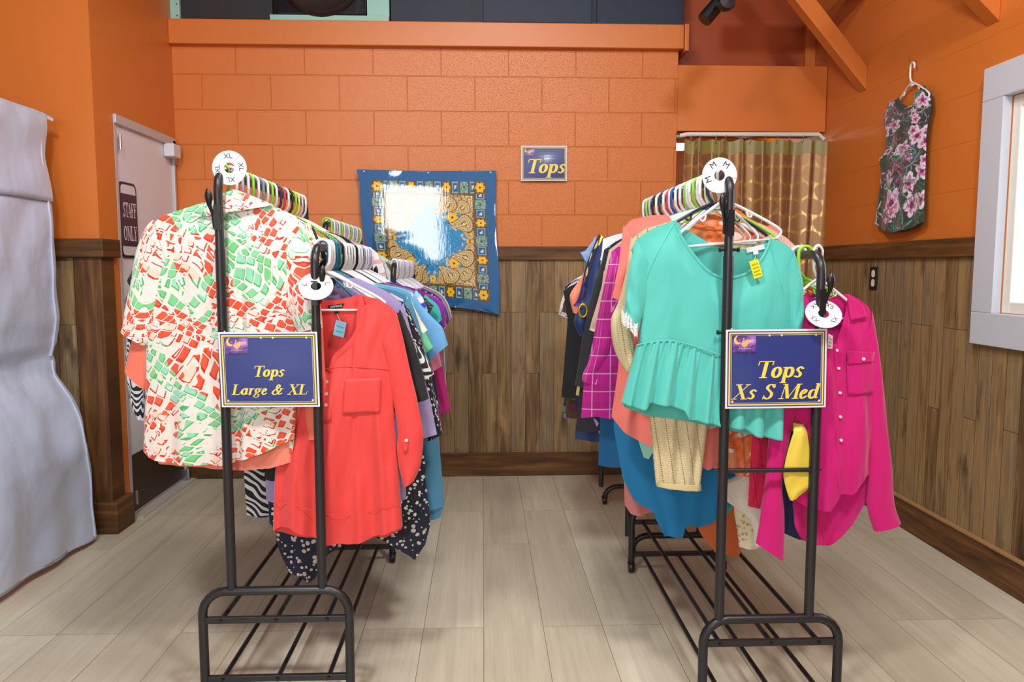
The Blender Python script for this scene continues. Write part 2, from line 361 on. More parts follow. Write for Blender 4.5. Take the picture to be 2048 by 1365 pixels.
for z in (2.57, 2.63, 2.69): b.tube([(X4(357), YU - .024, z), (X4(357), YU - .019, z)], .004, 8, m=1)
tag(b.build('mint_strip', [M_mint, M_blackp], loc=(X4(352), YU, 2.546), bevel=0.003), 'narrow mint green upright strip in the top left corner', 'strip')
bk = empty('mint_tray', (X4(665), YU, 2.545), 'mint green ledge tray and upright board around the covered speaker', 'tray')
b = MB(); b.box(X4(542), X4(779), YU - .03, YU + .005, 2.545, 2.58); b.build('tray_rail', M_mint, bk, bevel=0.003)
b = MB(); b.box(X4(735), X4(779), YU - .012, YU + .01, 2.56, 3.3); b.build('tray_upright', M_mint, bk)
sp = empty('covered_speaker', (X4(645), YU, 2.58), 'round dark speaker wrapped in clear film on the mint tray', 'speaker')
b = MB(); b.box(X4(557), X4(733), YU - .028, YU + .02, 2.582, 3.0); b.build('speaker_housing', plain('black film wrap', '#1A1822', 0.18, 0.5, 25), sp, bevel=0.01)
cx = X4(645); cz = 2.80; b = MB(); b.lathe((cx, YU - .03, cz), [(0.0, 0.0), (0.12, -.006), (0.185, -.02), (0.21, -.03), (0.225, -.02), (0.232, 0.0)], 40, 'y')
b.build('speaker_cone', plain('dark brown cone', '#2A1C18', 0.5), sp, smooth=True)
# small spot lamp up by the beams
s_ = empty('spot_lamp', (1.13, 3.62, 2.45), 'matte black cylindrical spot lamp hanging near the orange brace', 'lamp')
a = P(1408, 40, Y=3.6); c = P(1482, -45, Y=3.62)
b = MB(); b.tube([a, c], 0.034, 20, rs=[0.034, 0.034]); b.build('lamp_can', M_blackp, s_, smooth=True)
b = MB(); p = P(1452, 4, Y=3.5); b.lathe(p, [(0, -.03), (.034, -.028), (.042, 0), (.034, .028), (0, .03)], 20, 'y'); b.build('swivel_joint', M_blackp, s_, smooth=True)
b = MB(); b.tube([(p.x, 3.5, p.z + .02), (p.x, 3.52, 3.35)], 0.012, 10); b.build('lamp_stem', M_blackp, s_, smooth=True)
# ------------------------------------------------------------------ lettering: broad-nib strokes -> flat polygons
def hull(pts):
    pts = sorted(set((round(x, 6), round(y, 6)) for x, y in pts))
    def half(ps):
        o = []
        for p in ps:
            while len(o) > 1 and (o[-1][0] - o[-2][0]) * (p[1] - o[-2][1]) - (o[-1][1] - o[-2][1]) * (p[0] - o[-2][0]) <= 0: o.pop()
            o.append(p)
        return o[:-1]
    return half(pts) + half(pts[::-1])
def arc(cx, cy, rx, ry, a0, a1, n=12): return [(cx + rx * math.cos(R(a0 + (a1 - a0) * i / n)), cy + ry * math.sin(R(a0 + (a1 - a0) * i / n))) for i in range(n + 1)]
def cr(*p): return [(v.x, v.y) for v in bez([(a, b, 0) for a, b in p], 6)]
TH = 'n'  # thin marker
GL = {
 'T': (.62, [([(.06, .65), (.62, .65)], TH), ([(.05, .65), (.04, .52)], TH), ([(.62, .65), (.61, .52)], TH), ([(.34, .64), (.34, .02)], 1), ([(.2, .012), (.48, .012)], TH)]),
 'o': (.46, [(arc(.22, .22, .145, .205, 0, 360, 20), 1)]),
 'p': (.5, [([(.12, .40), (.12, -.19)], 1), ([(0, -.2), (.24, -.2)], TH), ([(.0, .40), (.12, .42)], TH), (arc(.26, .22, .14, .2, 140, -150, 16), 1)]),
 's': (.38, [(cr((.29, .36), (.20, .425), (.10, .36), (.11, .28), (.22, .19), (.24, .09), (.16, .015), (.04, .06)), .85)]),
 'L': (.58, [([(.16, .65), (.16, .02)], 1), ([(.03, .655), (.31, .655)], TH), ([(.03, .012), (.52, .012)], TH), ([(.52, .012), (.56, .18)], TH)]),
 'a': (.5, [(arc(.2, .19, .13, .185, 60, 330, 14), 1), ([(.37, .41), (.34, .06)], 1), (cr((.34, .08), (.38, .01), (.48, .08)), TH), ([(.2, .41), (.36, .42)], TH)]),
 'r': (.38, [([(.13, .40), (.11, .0)], 1), ([(.02, .40), (.13, .42)], TH), (cr((.14, .25), (.22, .38), (.34, .39)), .7)]),
 'g': (.46, [(arc(.2, .28, .12, .13, 0, 360, 18), .9), ([(.3, .38), (.44, .39)], .5), (cr((.13, .16), (.08, .09), (.2, .06), (.32, .0), (.28, -.14), (.14, -.17), (.03, -.12), (.06, -.03), (.14, .03)), .6)]),
 'e': (.4, [(cr((.1, .2), (.22, .24), (.28, .34), (.21, .41), (.11, .33), (.07, .17), (.13, .03), (.22, .02), (.34, .11)), .9)]),
 '&': (.8, [(cr((.66, .1), (.52, .02), (.38, .2), (.27, .5), (.36, .66), (.46, .55), (.36, .42), (.18, .32), (.07, .15), (.16, .01), (.34, .03), (.5, .2), (.6, .4)), .85), ([(.48, .41), (.7, .41)], TH)]),
 'X': (.66, [([(.14, .65), (.5, .01)], 1), ([(.55, .64), (.05, .02)], TH), ([(.02, .655), (.28, .655)], TH), ([(.44, .655), (.64, .655)], TH), ([(-.02, .012), (.18, .012)], TH), ([(.38, .012), (.64, .012)], TH)]),
 'S': (.5, [(cr((.42, .54), (.32, .655), (.17, .62), (.13, .49), (.25, .38), (.38, .25), (.36, .08), (.22, .005), (.08, .09)), .95), ([(.44, .66), (.42, .5)], TH), ([(.05, .0), (.06, .17)], TH)]),
 'M': (.88, [([(.14, .64), (.1, .02)], TH), ([(.18, .64), (.38, .03)], 1), ([(.7, .64), (.4, .03)], TH), ([(.74, .64), (.74, .02)], 1), ([(.04, .655), (.24, .655)], TH), ([(.66, .655), (.88, .655)], TH), ([(.0, .012), (.2, .012)], TH), ([(.6, .012), (.88, .012)], TH)]),
 'd': (.5, [(arc(.2, .2, .13, .195, 60, 320, 14), 1), ([(.37, .65), (.35, .05)], 1), ([(.26, .655), (.38, .67)], TH), (cr((.35, .06), (.4, .01), (.48, .05)), TH)]),
 'F': (.56, [([(.16, .65), (.16, .02)], 1), ([(.03, .655), (.5, .655)], TH), ([(.5, .655), (.51, .5)], TH), ([(.16, .35), (.38, .35)], TH), ([(.38, .43), (.38, .27)], TH), ([(.03, .012), (.3, .012)], TH)]),
 'A': (.68, [([(.31, .66), (.09, .02)], TH), ([(.33, .66), (.56, .02)], 1), ([(.17, .22), (.48, .22)], TH), ([(.0, .012), (.2, .012)], TH), ([(.42, .012), (.68, .012)], TH)]),
 'O': (.68, [(arc(.33, .33, .25, .31, 0, 360, 24), 1)]),
 'N': (.7, [([(.13, .65), (.13, .02)], TH), ([(.15, .64), (.56, .04)], 1), ([(.58, .65), (.58, .01)], TH), ([(.02, .655), (.2, .655)], TH), ([(.48, .655), (.68, .655)], TH), ([(.03, .012), (.24, .012)], TH)]),
 'Y': (.66, [([(.14, .65), (.33, .32)], 1), ([(.56, .65), (.35, .3)], TH), ([(.34, .33), (.34, .02)], 1), ([(.02, .655), (.27, .655)], TH), ([(.46, .655), (.66, .655)], TH), ([(.2, .012), (.48, .012)], TH)]),
 ' ': (.27, []),
}
def text_polys(s, size, shear=0.0, thick=.125, thin=.036, track=0.0):
    out = []; x = 0
    for ch in s:
        wd, st = GL[ch]
        for pts, k in st:
            a = thin if k == TH else thick * k
            nib = [(math.cos(R(j * 45)) * a / 2, math.sin(R(j * 45)) * (thin * .5 if k != TH else thin * .45)) for j in range(8)]
            pp = pts if len(pts) > 1 else pts * 2
            for (x0, y0), (x1, y1) in zip(pp, pp[1:]):
                h = hull([(x0 + u, y0 + v) for u, v in nib] + [(x1 + u, y1 + v) for u, v in nib])
                out.append([((x + px + shear * py) * size, py * size) for px, py in h])
        x += wd + track
    return out, x * size
def put_polys(mb, polys, fn, m=0, out=(0, -1, 0)):      # each stroke lies a hair above the last, so none coincide
    for i, p in enumerate(polys): mb.poly([fn(u, v) + Vector(out) * (i * 3e-6) for u, v in p], None, m)
def font_mesh(txt, size):
    c = bpy.data.curves.new('t', 'FONT'); c.body = txt; c.size = size; c.align_x = 'CENTER'; c.align_y = 'CENTER'; c.resolution_u = 3; c.offset = 0
    o = bpy.data.objects.new('t', c); COL.objects.link(o)
    dg = bpy.context.evaluated_depsgraph_get(); dg.update()
    me = bpy.data.meshes.new_from_object(o.evaluated_get(dg))
    vs = [v.co.copy() for v in me.vertices]; fs = [tuple(p.vertices) for p in me.polygons]
    bpy.data.objects.remove(o); bpy.data.meshes.remove(me); return vs, fs
def paint_mat(name, rough=0.6, coat=0, coatr=.08, bump=0, bscale=200, sheen=0, spec=.5):
    t = NT(name, rough, coat=coat, coatr=coatr, sheen=sheen, spec=spec)
    if bump: t.bump(t.noise(t.obj(), bscale, 4), bump)
    return t.col(t.n('ShaderNodeVertexColor', layer_name='paint').outputs['Color'])

# ------------------------------------------------------------------ clothes racks
def flatbar(mb, x0, x1, y, z, h=0.018, t=0.006): mb.box(x0, x1, y - t, y + t, z - h / 2, z + h / 2)
def rack(label, xl, xr, zt, zf, zl, yf, yb, pl, pr, hl, hr, caster=True, shelf=True, hooks=True):
    """end frames at yf / yb, outer legs xl..xr, frame top zt, posts at x=pl (height hl) and pr (hr)"""
    root = empty('clothes_rack', ((xl + xr) / 2, (yf + yb) / 2, 0), label, 'clothes rack')
    rr = 0.0125; cr_ = 0.065
    for y, s in ((yf, 1), (yb, -1)):
        b = MB()
        pts = [(xl + rr, y, .045 if caster else .01), (xl + rr, y, zt - cr_)]
        for k in range(1, 7):
            a = R(180 - 15 * k); pts.append((xl + rr + cr_ + cr_ * math.cos(a), y, zt - cr_ - rr + cr_ * math.sin(a) + rr * .0))
        pts = pts[:1] + [(xl + rr, y, zt - cr_ - rr)] + pts[2:]
        pts += [(2 * ((xl + xr) / 2) - p[0], p[1], p[2]) for p in reversed(pts)]
        b.tube(pts, rr, 14); b.build('end_frame', M_black, root, smooth=True)
        for z in (zf, zl):
            if z is None: continue
            b = MB(); flatbar(b, xl + 2 * rr - .004, xr - 2 * rr + .004, y, z); o = b.build('flat_bar', M_black, root, bevel=0.0015)
            b = MB()
            for k in range(3):
                b = MB(); x = xl + (xr - xl) * (.17 + .33 * k) - (0.01 if k == 0 else 0)
                b.lathe((x, y - s * .006, z), [(0, -s * .006), (.004, -s * .005), (.0045, 0)], 10, 'y')
                b.build('bolt', M_blackp, o, smooth=True)
        if caster:
            for x in (xl + rr, xr - rr):
                b = MB(); b.tube([(x, y, .03), (x, y, .06)], .009, 10); b.box(x - .014, x + .014, y - .012, y + .012, .03, .042)
                o = b.build('caster', M_blackp, root, bevel=.002)
                b = MB(); b.lathe((x, y, .0215), [(0, -.012), (.018, -.011), (.0215, -.006), (.0215, .006), (.018, .011), (0, .012)], 18, 'x'); b.build('wheel', M_blackp, o, smooth=True)
    if shelf:
        for z in (zf, zl):
            if z is None: continue
            for k in range(3):
                x = xl + (xr - xl) * (.17 + .33 * k) - (0.01 if k == 0 else 0)
                b = MB(); b.tube([(x, yf + .006, z), (x, yb - .006, z)], .0068, 8); o = b.build('shelf_rail', M_black, root, smooth=True)
    for x, h, sd in ((pl, hl, -1), (pr, hr, 1)):
        b = MB(); c = .05
        pts = [(x, yf, zt - rr), (x, yf, h - c - .011)] + [(x, yf + c - c * math.cos(R(15 * k)), h - .011 - c + c * math.sin(R(15 * k))) for k in range(1, 7)]
        pts += [(x, yb - c, h - .011)] + [(x, yb - c + c * math.sin(R(15 * k)), h - .011 - c + c * math.cos(R(15 * k))) for k in range(1, 7)] + [(x, yb, zt - rr)]
        b.tube(pts, .0115, 14); b.build('hanging_rail', M_black, root, smooth=True)
        for y in (yf, yb):
            b = MB(); b.tube([(x, y, zt - .005), (x, y, h - .215)], .0129, 14); b.build('telescopic_sleeve', M_black, root, smooth=True)
        if hooks:
            for y, s in ((yf, -1), (yb, 1)):
                b = MB(); k = sd
                b.tube(bez([(x + k * .012, y, h - .16), (x + k * .014, y + s * .004, h - .125), (x + k * .02, y + s * .010, h - .10), (x + k * .021, y + s * .012, h - .075), (x + k * .024, y + s * .011, h - .058)], 5), .006, 10,
                       rs=[.0045] * 9 + [.005, .006, .0072, .0084, .0095, .010, .0098, .0088, .007, .005, .003, .001], flat=.6)
                b.box(x - .008, x + .008, y + s * .010, y + s * .017, h - .165, h - .1)
                b.build('side_hook', M_blackp, root, smooth=True)
    return root
LY, LYB = 2.08, 3.09; RY, RYB = 1.96, 2.95
lpl, lpr = P(447, 700, Y=LY).x, P(633.5, 700, Y=LY).x
rpl, rpr = P(1452, 700, Y=RY).x, P(1637, 700, Y=RY).x
lxl, lxr = P(397, 1250, Y=LY).x, P(708, 1250, Y=LY).x
rxl, rxr = P(1397, 1290, Y=RY).x, P(1685, 1290, Y=RY).x
ztL = P(550, 1173, Y=LY).z; ztR = P(1540, 1229, Y=RY).z
rack('black steel double rail clothes rack carrying the Tops Large & XL sign', lxl, lxr, ztL, P(550, 1239, Y=LY).z, P(550, 1356, Y=LY).z, LY, LYB, lpl, lpr, P(450, 333, Y=LY).z, P(620, 486, Y=LY).z)
HRL, HRR = P(1447, 340, Y=RY).z, P(1620, 500, Y=RY).z
RK = rack('black steel double rail clothes rack carrying the Tops Xs S Med sign', rxl, rxr, ztR, P(1540, 1285, Y=RY).z, 0.075, RY, RYB, rpl, rpr, HRL, HRR)
zc = P(1545, 941, Y=RY).z
b = MB(); b.tube([(rpl, RY, zc), (rpr + .012, RY, zc)], .006, 10); b.tube([(rpl - .019, RY, zc), (rpl, RY, zc)], .003, 8); b.tube([(rpr, RY, zc), (rpr + .02, RY, zc)], .003, 8); b.build('cross_bar', M_black, RK, smooth=True)
HLL, HLR = P(450, 333, Y=LY).z, P(620, 486, Y=LY).z
for (px, py, pl_, Y, s) in ((1447, 500, rpl, RY, -1), (1457, 500, rpl, RY, 1), (1447, 665, rpl, RY, -1)):
    z = P(px, py, Y=Y).z
    b = MB(); b.lathe((pl_ + s * .012, Y - .004, z), [(0, 0), (.004, 0), (.004, s * .008), (.006, s * .009), (.006, s * .014), (0, s * .015)], 10, 'x'); b.build('locking_knob', M_blackp, RK, smooth=True)
L2Y, L2YB, R2Y, R2YB = 3.22, 4.15, 3.11, 3.84
l2a, l2b = P(649, 445, Y=L2Y).x, P(786, 530, Y=L2Y).x
rack('black low based rack behind the rack of large tops', l2a - .06, l2b + .07, .10, None, None, L2Y, L2YB, l2a, l2b, P(649, 441, Y=L2Y).z, P(786, 525, Y=L2Y).z, caster=True, shelf=False, hooks=False)
r2a, r2b = .60, .90
rack('black low based rack behind the rack of small and medium tops', P(1258, 1100, Y=R2Y).x, P(1438, 1100, Y=R2Y).x, .105, None, None, R2Y, R2YB, r2a, r2b, 1.27, 1.25, caster=True, shelf=False, hooks=False)

# ------------------------------------------------------------------ size discs
M_disc = plain('white plastic', '#E4E6EC', 0.35); M_ink = plain('black ink', '#1A1A22', 0.5)
def disc(label, c, text, rot, tilt=(0, 0, 0), slit=0, angs=None, r=.0445):
    root = empty('size_disc', c, label, 'size disc')
    Mx = Matrix.Rotation(tilt[2], 3, 'Z') @ Matrix.Rotation(tilt[0], 3, 'X')
    def q(u, v, d=0): return Vector(c) + Mx @ Vector((u, d, v))
    b = MB(); n = 48; r0 = .0135; t = .0012; vs = []
    a0 = R(slit)
    for k in range(n + 1):
        a = a0 + R(.8) + (2 * math.pi - R(1.6)) * k / n
        for rad, d in ((r0, -t), (r, -t), (r, t), (r0, t)): vs.append(q(rad * math.cos(a), rad * math.sin(a), d))
    fs = []
    for k in range(n):
        for j in range(4): fs.append((k * 4 + j, k * 4 + (j + 1) % 4, k * 4 + 4 + (j + 1) % 4, k * 4 + 4 + j))
    fs += [(3, 2, 1, 0), (4 * n, 4 * n + 1, 4 * n + 2, 4 * n + 3)]
    b.add(vs, fs); b.build('disc_plate', M_disc, root)
    tv, tf = font_mesh(text, .0185 if len(text) > 1 else .0215)
    b = MB()
    for a in (angs or (rot, rot + 90, rot + 180, rot + 270)):
        m2 = Matrix.Rotation(R(a), 2)
        b.add([q(*(m2 @ Vector((v.x, v.y + .030))), -t - .0003) for v in tv], tf)
    b.build('size_letters', M_ink, root)
    return root
c = P(459, 336, Y=LY + .012); disc('round white XL size disc on the tall left rail of the large tops rack', (c.x, c.y, c.z - .0), 'XL', 5, slit=50)
c = P(1439, 351, Y=RY + .012); disc('round white M size disc on the tall rail of the small tops rack', (c.x, c.y, c.z), 'M', 0, angs=(35, -32, 110), slit=-10)
c = P(632, 573, Y=LY - .022); disc('tilted white L size disc on the side hook of the short rail', (c.x, c.y, c.z), 'L', 20, tilt=(R(-38), 0, R(8)), angs=(8, 80, -75), slit=200)
c = P(1647, 628, Y=RY - .022); disc('tilted white XS size disc on the side hook in front of the magenta shirt', (c.x, c.y, c.z), 'XS', 20, tilt=(R(-40), 0, R(-8)), angs=(38, -38, 128, -130), slit=200)

# ------------------------------------------------------------------ signs
M_signw = plain('white sign paper', '#E8EAF2', 0.35, coat=.6); M_gold = plain('gold sign ink', '#F8DC5C', 0.45, coat=.2)
M_navy = plain('navy sign ink', '#283781', 0.38, coat=.6); M_nv2 = plain('deep navy line', '#272D5C', 0.4); M_cream = plain('pale gold ink', '#EBDDA6', .4)
M_logo = paint_mat('printed picture ink', 0.4, coat=.5)
def logo_col(u, v):
    n1 = noise.noise(Vector((u * 5, v * 4, 3))) ; n2 = noise.noise(Vector((u * 17, v * 15, 9)))
    base = Vector((.10 + .20 * max(0, n1), .04 + .05 * max(0, n1), .22 + .35 * max(0, n1 + .2)))
    d = abs(v - .38 - .22 * (u - .5) ** 2 * 4 - .09 * math.sin(u * 9)); base += Vector((.75, .25, .65)) * max(0, .5 - d * 2.6) * (.55 + n2)
    base += Vector((.45, .25, .65)) * max(0, .35 - math.hypot(u - .86, v - .75)) * 2
    if noise.noise(Vector((u * 60, v * 50, 1))) > .62: base += Vector((.5, .45, .5))
    if math.hypot((u - .22) * 1.5, v - .74) < .24 and math.hypot((u - .29) * 1.5, v - .80) > .2: base = Vector((.95, .62, .12)) * (1 + .3 * n2)
    w_ = math.hypot((u - .52) / .13, (v - .55) / .2); w2 = abs((v - .62) - .35 * (u - .62)) * 6 + abs(u - .62) * 2.4
    if w_ < 1 or w2 < .8: base = base * .25 + Vector((.85, .5, .16)) * (.9 + .5 * n2)
    if math.hypot((u - .47) * 1.5, v - .80) < .05: base = Vector((.9, .6, .3))
    if v < .1: base *= .4
    return [min(1, max(0, x)) for x in base]
def sign(root_label, TL, TR, BR, BL, yo, lines, has_sleeve=True, bulge=.004, label_kind='sign', ltf=1.0, marks=True):
    """four corners in the world; lines = (text, cap height fraction, centre u, baseline v)"""
    TL, TR, BR, BL = map(Vector, (TL, TR, BR, BL)); c = (BL + BR) / 2
    root = empty('price_sign' if False else 'shop_sign', c, root_label, 'sign')
    W = ((TR - TL).length + (BR - BL).length) / 2; Hh = ((TL - BL).length + (TR - BR).length) / 2
    def fn(d):
        def g(u, v):
            p = (TL * (1 - u) + TR * u) * v + (BL * (1 - u) + BR * u) * (1 - v)
            return p + Vector((0, -d - bulge * math.sin(math.pi * u) * (.5 + .5 * math.sin(5 * v)), 0))
        return g
    g0 = fn(0.0)
    def rect(mb, g, u0, v0, u1, v1, n=12):
        mb.grid(lambda a, c_: g(u0 + (u1 - u0) * a, v0 + (v1 - v0) * c_), n, n)
    def frame(mb, g, m, t):
        tu, tv = t, t * W / Hh; mu, mv = m, m * W / Hh
        rect(mb, g, mu, 1 - mv - tv, 1 - mu, 1 - mv); rect(mb, g, mu, mv, 1 - mu, mv + tv); rect(mb, g, mu, mv + tv, mu + tu, 1 - mv - tv, 8); rect(mb, g, 1 - mu - tu, mv + tv, 1 - mu, 1 - mv - tv, 8)
    b = MB(); rect(b, g0, 0, 0, 1, 1); b.build('sign_sheet', M_signw, root, solid=.0012)
    g = fn(.0009); b = MB(); k = W / Hh; rect(b, g, .018, .018 * k, .982, 1 - .018 * k); b.build('printed_field', M_navy, root)
    g = fn(.0013); b = MB(); frame(b, g, .029, .015); b.build('gold_border', M_gold, root)
    b = MB(); frame(b, g, .053, .004); b.build('inner_border', M_cream, root)
    if marks:
        b = MB()
        for u, v in ((.43, .925), (.55, .925), (.89, .925), (.07, .09), (.93, .09)):
            s1 = .013; b.poly([g(u - s1, v), g(u, v - s1 * k), g(u + s1, v), g(u, v + s1 * k)])
        b.build('corner_marks', M_cream, root)
    # picture
    g = fn(.0015); b = MB(); u0, v0, u1, v1 = .065, .70, .295, .93; nn = 60
    b.grid(lambda a, c_: g(u0 + (u1 - u0) * a, v0 + (v1 - v0) * c_), nn, 44)
    b.c = [logo_col(i / nn, j / 44) for j in range(45) for i in range(nn + 1)]
    pic = b.build('printed_picture', M_logo, root)
    g = fn(.0019); tv, tf = font_mesh('A Golden Lady', .0052)
    b = MB(); b.add([g(.185 + (v.x + v.y * .3) / W, .762 + v.y / Hh) for v in tv], tf); b.build('picture_lettering', M_cream, pic)
    b = MB()
    g = fn(.0019)
    for txt, size, cu, bv in lines:
        pl, wd = text_polys(txt, size, shear=.26, thick=.15, thin=.042)
        put_polys(b, pl, lambda x, y: g(cu + (x - wd / 2) / W, bv + y / Hh))
    b.build('sign_lettering', M_gold, root)
    if has_sleeve:
        b = MB(); g2 = fn(-.002)
        for u in (.06, .94): b.tube([g2(u, 1.0), g2(u, 1.012), fn(-.02)(u, 1.0)], .0015, 6)
        b.build('clear_tie', M_disc, root, smooth=True)
    return root
Yl = LY - .018
sign('navy and gold sign reading Tops Large & XL on the front of the left rack', P(436, 665, Y=Yl), P(634, 664, Y=Yl), P(640, 814, Y=Yl), P(444, 815, Y=Yl), 0,
     [('Tops', .043, .49, .41), ('Large & XL', .0405, .49, .17)])
Yr = RY - .018
sign('navy and gold sign reading Tops Xs S Med on the front of the right rack', P(1452, 660, Y=Yr), P(1654, 658, Y=Yr), P(1651, 815, Y=Yr), P(1450, 818, Y=Yr), 0,
     [('Tops', .064, .52, .39), ('Xs S Med', .0575, .49, .12)])
Yw = YB - .02
sign('small navy and gold sign reading Tops taped to the orange block wall', P(1042, 292, Y=Yw), P(1134, 292, Y=Yw), P(1134, 362, Y=Yw), P(1042, 362, Y=Yw), 0,
     [('Tops', .115, .52, .22)], has_sleeve=False, bulge=.006, marks=False)
# clear cover sheet over the wall sign
t_ = NT('clear film', .06, trans=1.0); t_.b.inputs['IOR'].default_value = 1.05; t_.b.inputs['Coat Weight'].default_value = .7; t_.bump(t_.noise(t_.obj(), 14, 2, .5, 1.5), .8, .02); t_.col((1, 1, 1)); M_film = t_.mat

# staff only plate on the door
def on_door(y, z, d=0): return Vector((XL - .007 + d, y, z))
sr = empty('door_sign', (XL - .01, 3.79, 1.2), 'navy plate reading STAFF ONLY on the off white door', 'sign')
xd = XL + .002; ya, yb_, za, zb = P(241, 430, X=xd).y, P(275, 430, X=xd).y, P(257, 516, X=xd).z, P(257, 366, X=xd).z
def rrect(y0, y1, z0, z1, r, n=6):
    o = []
    for cy, cz, a in ((y1 - r, z1 - r, 0), (y0 + r, z1 - r, 90), (y0 + r, z0 + r, 180), (y1 - r, z0 + r, 270)):
        for k in range(n + 1): o.append((cy + r * math.cos(R(a + 90 * k / n)), cz + r * math.sin(R(a + 90 * k / n))))
    return o
b = MB(); b.poly([on_door(y, z) for y, z in rrect(ya, yb_, za, zb, .035)], (.008, 0, 0)); b.build('plate_rim', plain('black rim', '#14131C', .35), sr)
b = MB(); b.poly([on_door(y, z, .0085) for y, z in rrect(ya + .012, yb_ - .012, za + .012, zb - .012, .025)]); b.build('plate_highlight_band', plain('silver band', '#DADCE2', .3), sr)
b = MB(); b.poly([on_door(y, z, .009) for y, z in rrect(ya + .012, yb_ - .012, za + .055, zb - .055, .003)]); b.build('plate_face', plain('indigo plate', '#1B1A48', .3), sr)
b = MB(); wy = yb_ - ya
for txt, zz in (('STAFF', (za + zb) / 2 + .015), ('ONLY', (za + zb) / 2 - .095)):
    pl, wd = text_polys(txt, .1, thick=.14, thin=.05); sx = (wy - .042) / wd
    put_polys(b, pl, lambda x, y: on_door(ya + .026 + x * sx, zz + y, .0096), out=(1, 0, 0))
b.build('plate_lettering', M_signw, sr)

# outlet on the right wall
ot = empty('power_outlet', (XR - .016, P(1746, 556, X=XR - .014).y, 1.1), 'dark brown plate with two white sockets on the planked right wall', 'power outlet')
ya, yb_ = P(1740.5, 556, X=XR - .014).y, P(1755, 556, X=XR - .014).y; zb, za = P(1747, 534, X=XR - .014).z, P(1747, 580, X=XR - .014).z
ya, yb_ = min(ya, yb_), max(ya, yb_)
b = MB(); b.box(XR - .018, XR - .0125, ya, yb_, za, zb); b.build('cover_plate', plain('dark brown plate b', '#1F1610', .4), ot, bevel=.0015)
for k in (.3, .7):
    b = MB(); b.poly([(XR - .019, y, z) for y, z in rrect(ya + .02, yb_ - .02, za + (zb - za) * k - .018, za + (zb - za) * k + .018, .012)], (.002, 0, 0)); b.build('socket', M_disc, ot)

# ------------------------------------------------------------------ scarf on the wall (printed silk, colour pattern computed per vertex)
def blend(a, b_, t): return tuple(x + (y - x) * t for x, y in zip(a, b_))
SB = srgb('#065C9A'); SM = srgb('#18A0DA'); GOLD = srgb('#C98F1E'); YEL = srgb('#FFC400'); BRN = srgb('#5A3E12'); TEAL = srgb('#5F9C8C'); CRM = srgb('#E6D8AE')
def flower(x, y, r, np_=6, seed=0):
    d = math.hypot(x, y) / r; a = math.atan2(y, x)
    e = .86 + .14 * math.cos(np_ * a + seed)
    if d < .2: return BRN
    if d < e: return YEL if abs(math.sin(np_ * a / 2 + seed / 2)) > .12 or d < .3 else GOLD
    return None
def paisley(x, y, s):        # local coords, tip up; rings of gold, cream dots, dark eye
    y2 = y / s; x2 = x / s
    bx = x2 - .35 * max(0, y2) ** 2
    r = math.hypot(bx / (1.0 - .55 * max(-.3, min(1.3, y2)) / 1.3), y2 if y2 < 0 else y2 * .62)
    if r > 1: return None
    if r > .9: return BRN
    if r > .72: return CRM if math.sin(math.atan2(y2, bx) * 26) > 0 else GOLD
    if r > .62: return GOLD
    if r > .46: return TEAL if math.sin(math.atan2(y2, bx) * 18) > .2 else CRM
    if r > .36: return GOLD
    if abs(bx) < .17 - abs(y2) * .32: return CRM if math.sin(y2 * 20) > 0 else YEL
    return BRN if r < .3 else CRM
